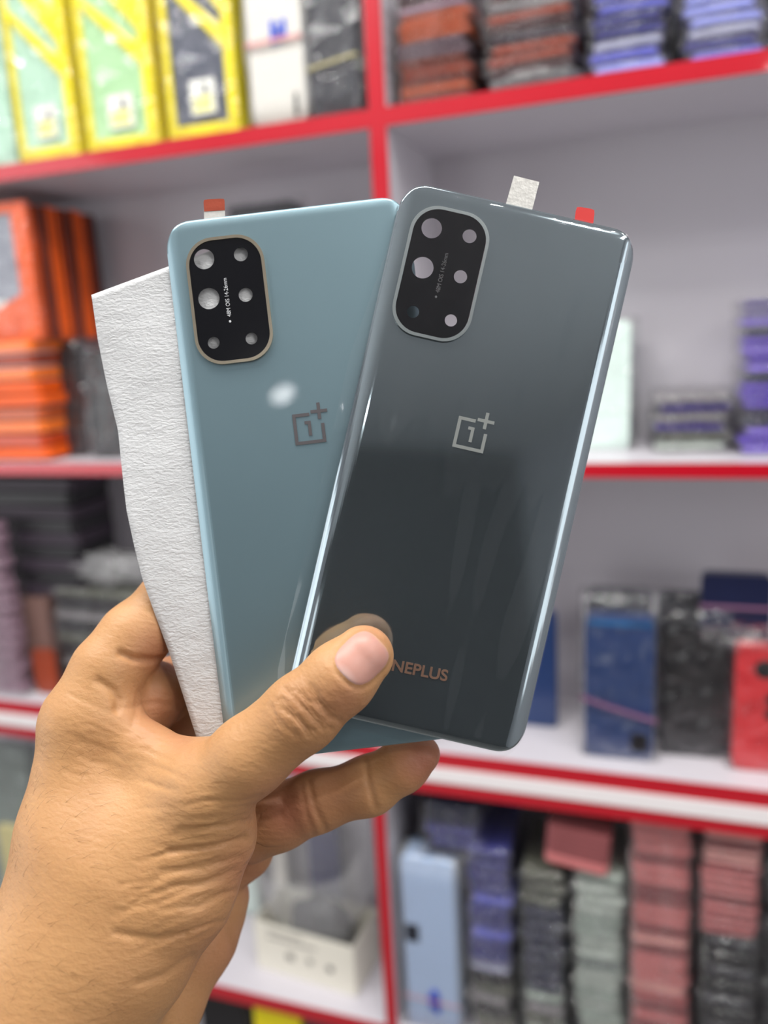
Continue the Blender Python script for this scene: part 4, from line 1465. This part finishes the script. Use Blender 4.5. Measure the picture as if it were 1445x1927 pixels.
# fine dark hairs on the back of the hand and wrist
rh = random.Random(5)
cand = [i for i in np.nonzero((facing > .25) & (hv[:, 2] < .25))[0] if ppx[i, 0] < 260 and 1400 < ppx[i, 1] < 1927 and ppx[i, 0] + (1927 - ppx[i, 1]) * .1 < 250]
vs, fs = [], []
for i in rh.sample(cand, min(180, len(cand))):
    p_, n_ = hv[i], hn[i]
    t_ = np.array((rh.uniform(.2, .9), rh.uniform(-.2, .8), 0))
    t_ = t_ - n_ * (t_ @ n_)
    t_ /= np.linalg.norm(t_)
    s_ = np.cross(n_, t_)
    L_ = rh.uniform(.003, .0065)
    for k_ in range(4):
        u_ = k_ / 3
        c_ = p_ + t_ * L_ * u_ + n_ * (L_ * .28 * u_ - L_ * .1 * u_ * u_) + s_ * L_ * .15 * u_ * u_
        r_ = .000028 * (1 - .8 * u_)
        for a_ in (0, 2.1, 4.2):
            w_ = c_ + (s_ * math.cos(a_) + n_ * math.sin(a_)) * r_
            vs.append((w_[0] + .1, w_[1] + .15, -(w_[2] - .23)))
    b_ = len(vs) - 12
    for k_ in range(3):
        for a_ in range(3):
            fs.append((b_ + k_ * 3 + a_, b_ + k_ * 3 + (a_ + 1) % 3, b_ + k_ * 3 + 3 + (a_ + 1) % 3, b_ + k_ * 3 + 3 + a_))
mat('hair', (92, 64, 44), .5)
hr_ = obj('hair', mesh_from('hair', vs, fs, 'hair'), hand)
hr_['kind'] = 'stuff'
hr_['label'] = 'fine dark hairs on the wrist'

# thumbnail: laid on the thumb's surface
bvh = BVHTree.FromPolygons([Vector(v) for v in hv], [tuple(q) for q in hq])
NR, NS = 14, 48
vs, fs = [], []


def drop(p):
    d_ = Vector(((p[0] - W / 2) / F, -(p[1] - H / 2) / F, 1)).normalized()
    h_ = bvh.ray_cast(Vector((0, 0, 0)), d_)
    return (h_[0], d_) if h_[0] is not None else None


lun = []
for j in range(NR + 1):
    for i in range(NS):
        t_ = 2 * math.pi * i / NS
        p_ = NC + (nail_pt(t_, 1.0) - NC) * (j / NR)
        h_ = drop(p_)
        k_ = j / NR
        lift = .00045 * (1 - k_ ** 4) + .0001 if k_ < 1 else -.0003
        q_ = h_[0] - h_[1] * lift
        vs.append((q_.x + .1, q_.y + .15, -(q_.z - .23)))
        u_ = (p_ - NC) @ na
        v_ = (p_ - NC) @ nb
        lun.append(1 if (u_ < -24 + 8 * 0 and True) else 0)
for j in range(NR):
    for i in range(NS):
        fs.append((j * NS + i, j * NS + (i + 1) % NS, (j + 1) * NS + (i + 1) % NS, (j + 1) * NS + i))
nm_ = mesh_from('thumbnail', vs, fs, None, True)
ul = np.array([((NC + (nail_pt(2 * math.pi * i / NS, 1.0) - NC) * (j / NR) - NC) @ na, (NC + (nail_pt(2 * math.pi * i / NS, 1.0) - NC) * (j / NR) - NC) @ nb) for j in range(NR + 1) for i in range(NS)])
lunv = np.clip(1.15 - np.hypot((ul[:, 0] + 52) / 20, ul[:, 1] / 34), 0, 1) * .8
tipv = np.clip((ul[:, 0] - 43) / 5, 0, 1)
for nme, arr in (('lunula', lunv), ('free_edge', tipv)):
    a_ = nm_.attributes.new(nme, 'FLOAT', 'POINT')
    a_.data.foreach_set('value', arr.astype(np.float32))
nl = bpy.data.materials.new('nail')
nl.use_nodes = True
MATS['nail'] = nl
nt = nl.node_tree
pb = nt.nodes['Principled BSDF']
L = nt.links.new
tc = node('ShaderNodeTexCoord')
ca = mixc(noise_tex(300, 2).outputs['Fac'], srgb(180, 132, 118), srgb(186, 139, 126))
cb_ = mixc(attr('lunula').outputs['Fac'], ca, srgb(212, 182, 174))
cc_ = mixc(mth('MULTIPLY', attr('free_edge').outputs['Fac'], .6), cb_, srgb(190, 156, 112))
L(cc_, pb.inputs['Base Color'])
pb.inputs['Roughness'].default_value = .38
pb.inputs['Specular IOR Level'].default_value = .3
pb.inputs['Subsurface Weight'].default_value = .1
pb.inputs['Subsurface Scale'].default_value = .002
nm_.materials.append(nl)
bm = bmesh.new()
bm.from_mesh(nm_)
bmesh.ops.remove_doubles(bm, verts=bm.verts, dist=1e-6)
bmesh.ops.recalc_face_normals(bm, faces=bm.faces)
bm.to_mesh(nm_)
bm.free()
no = obj('thumbnail', nm_, hand)
no['label'] = 'pink thumbnail with pale base'
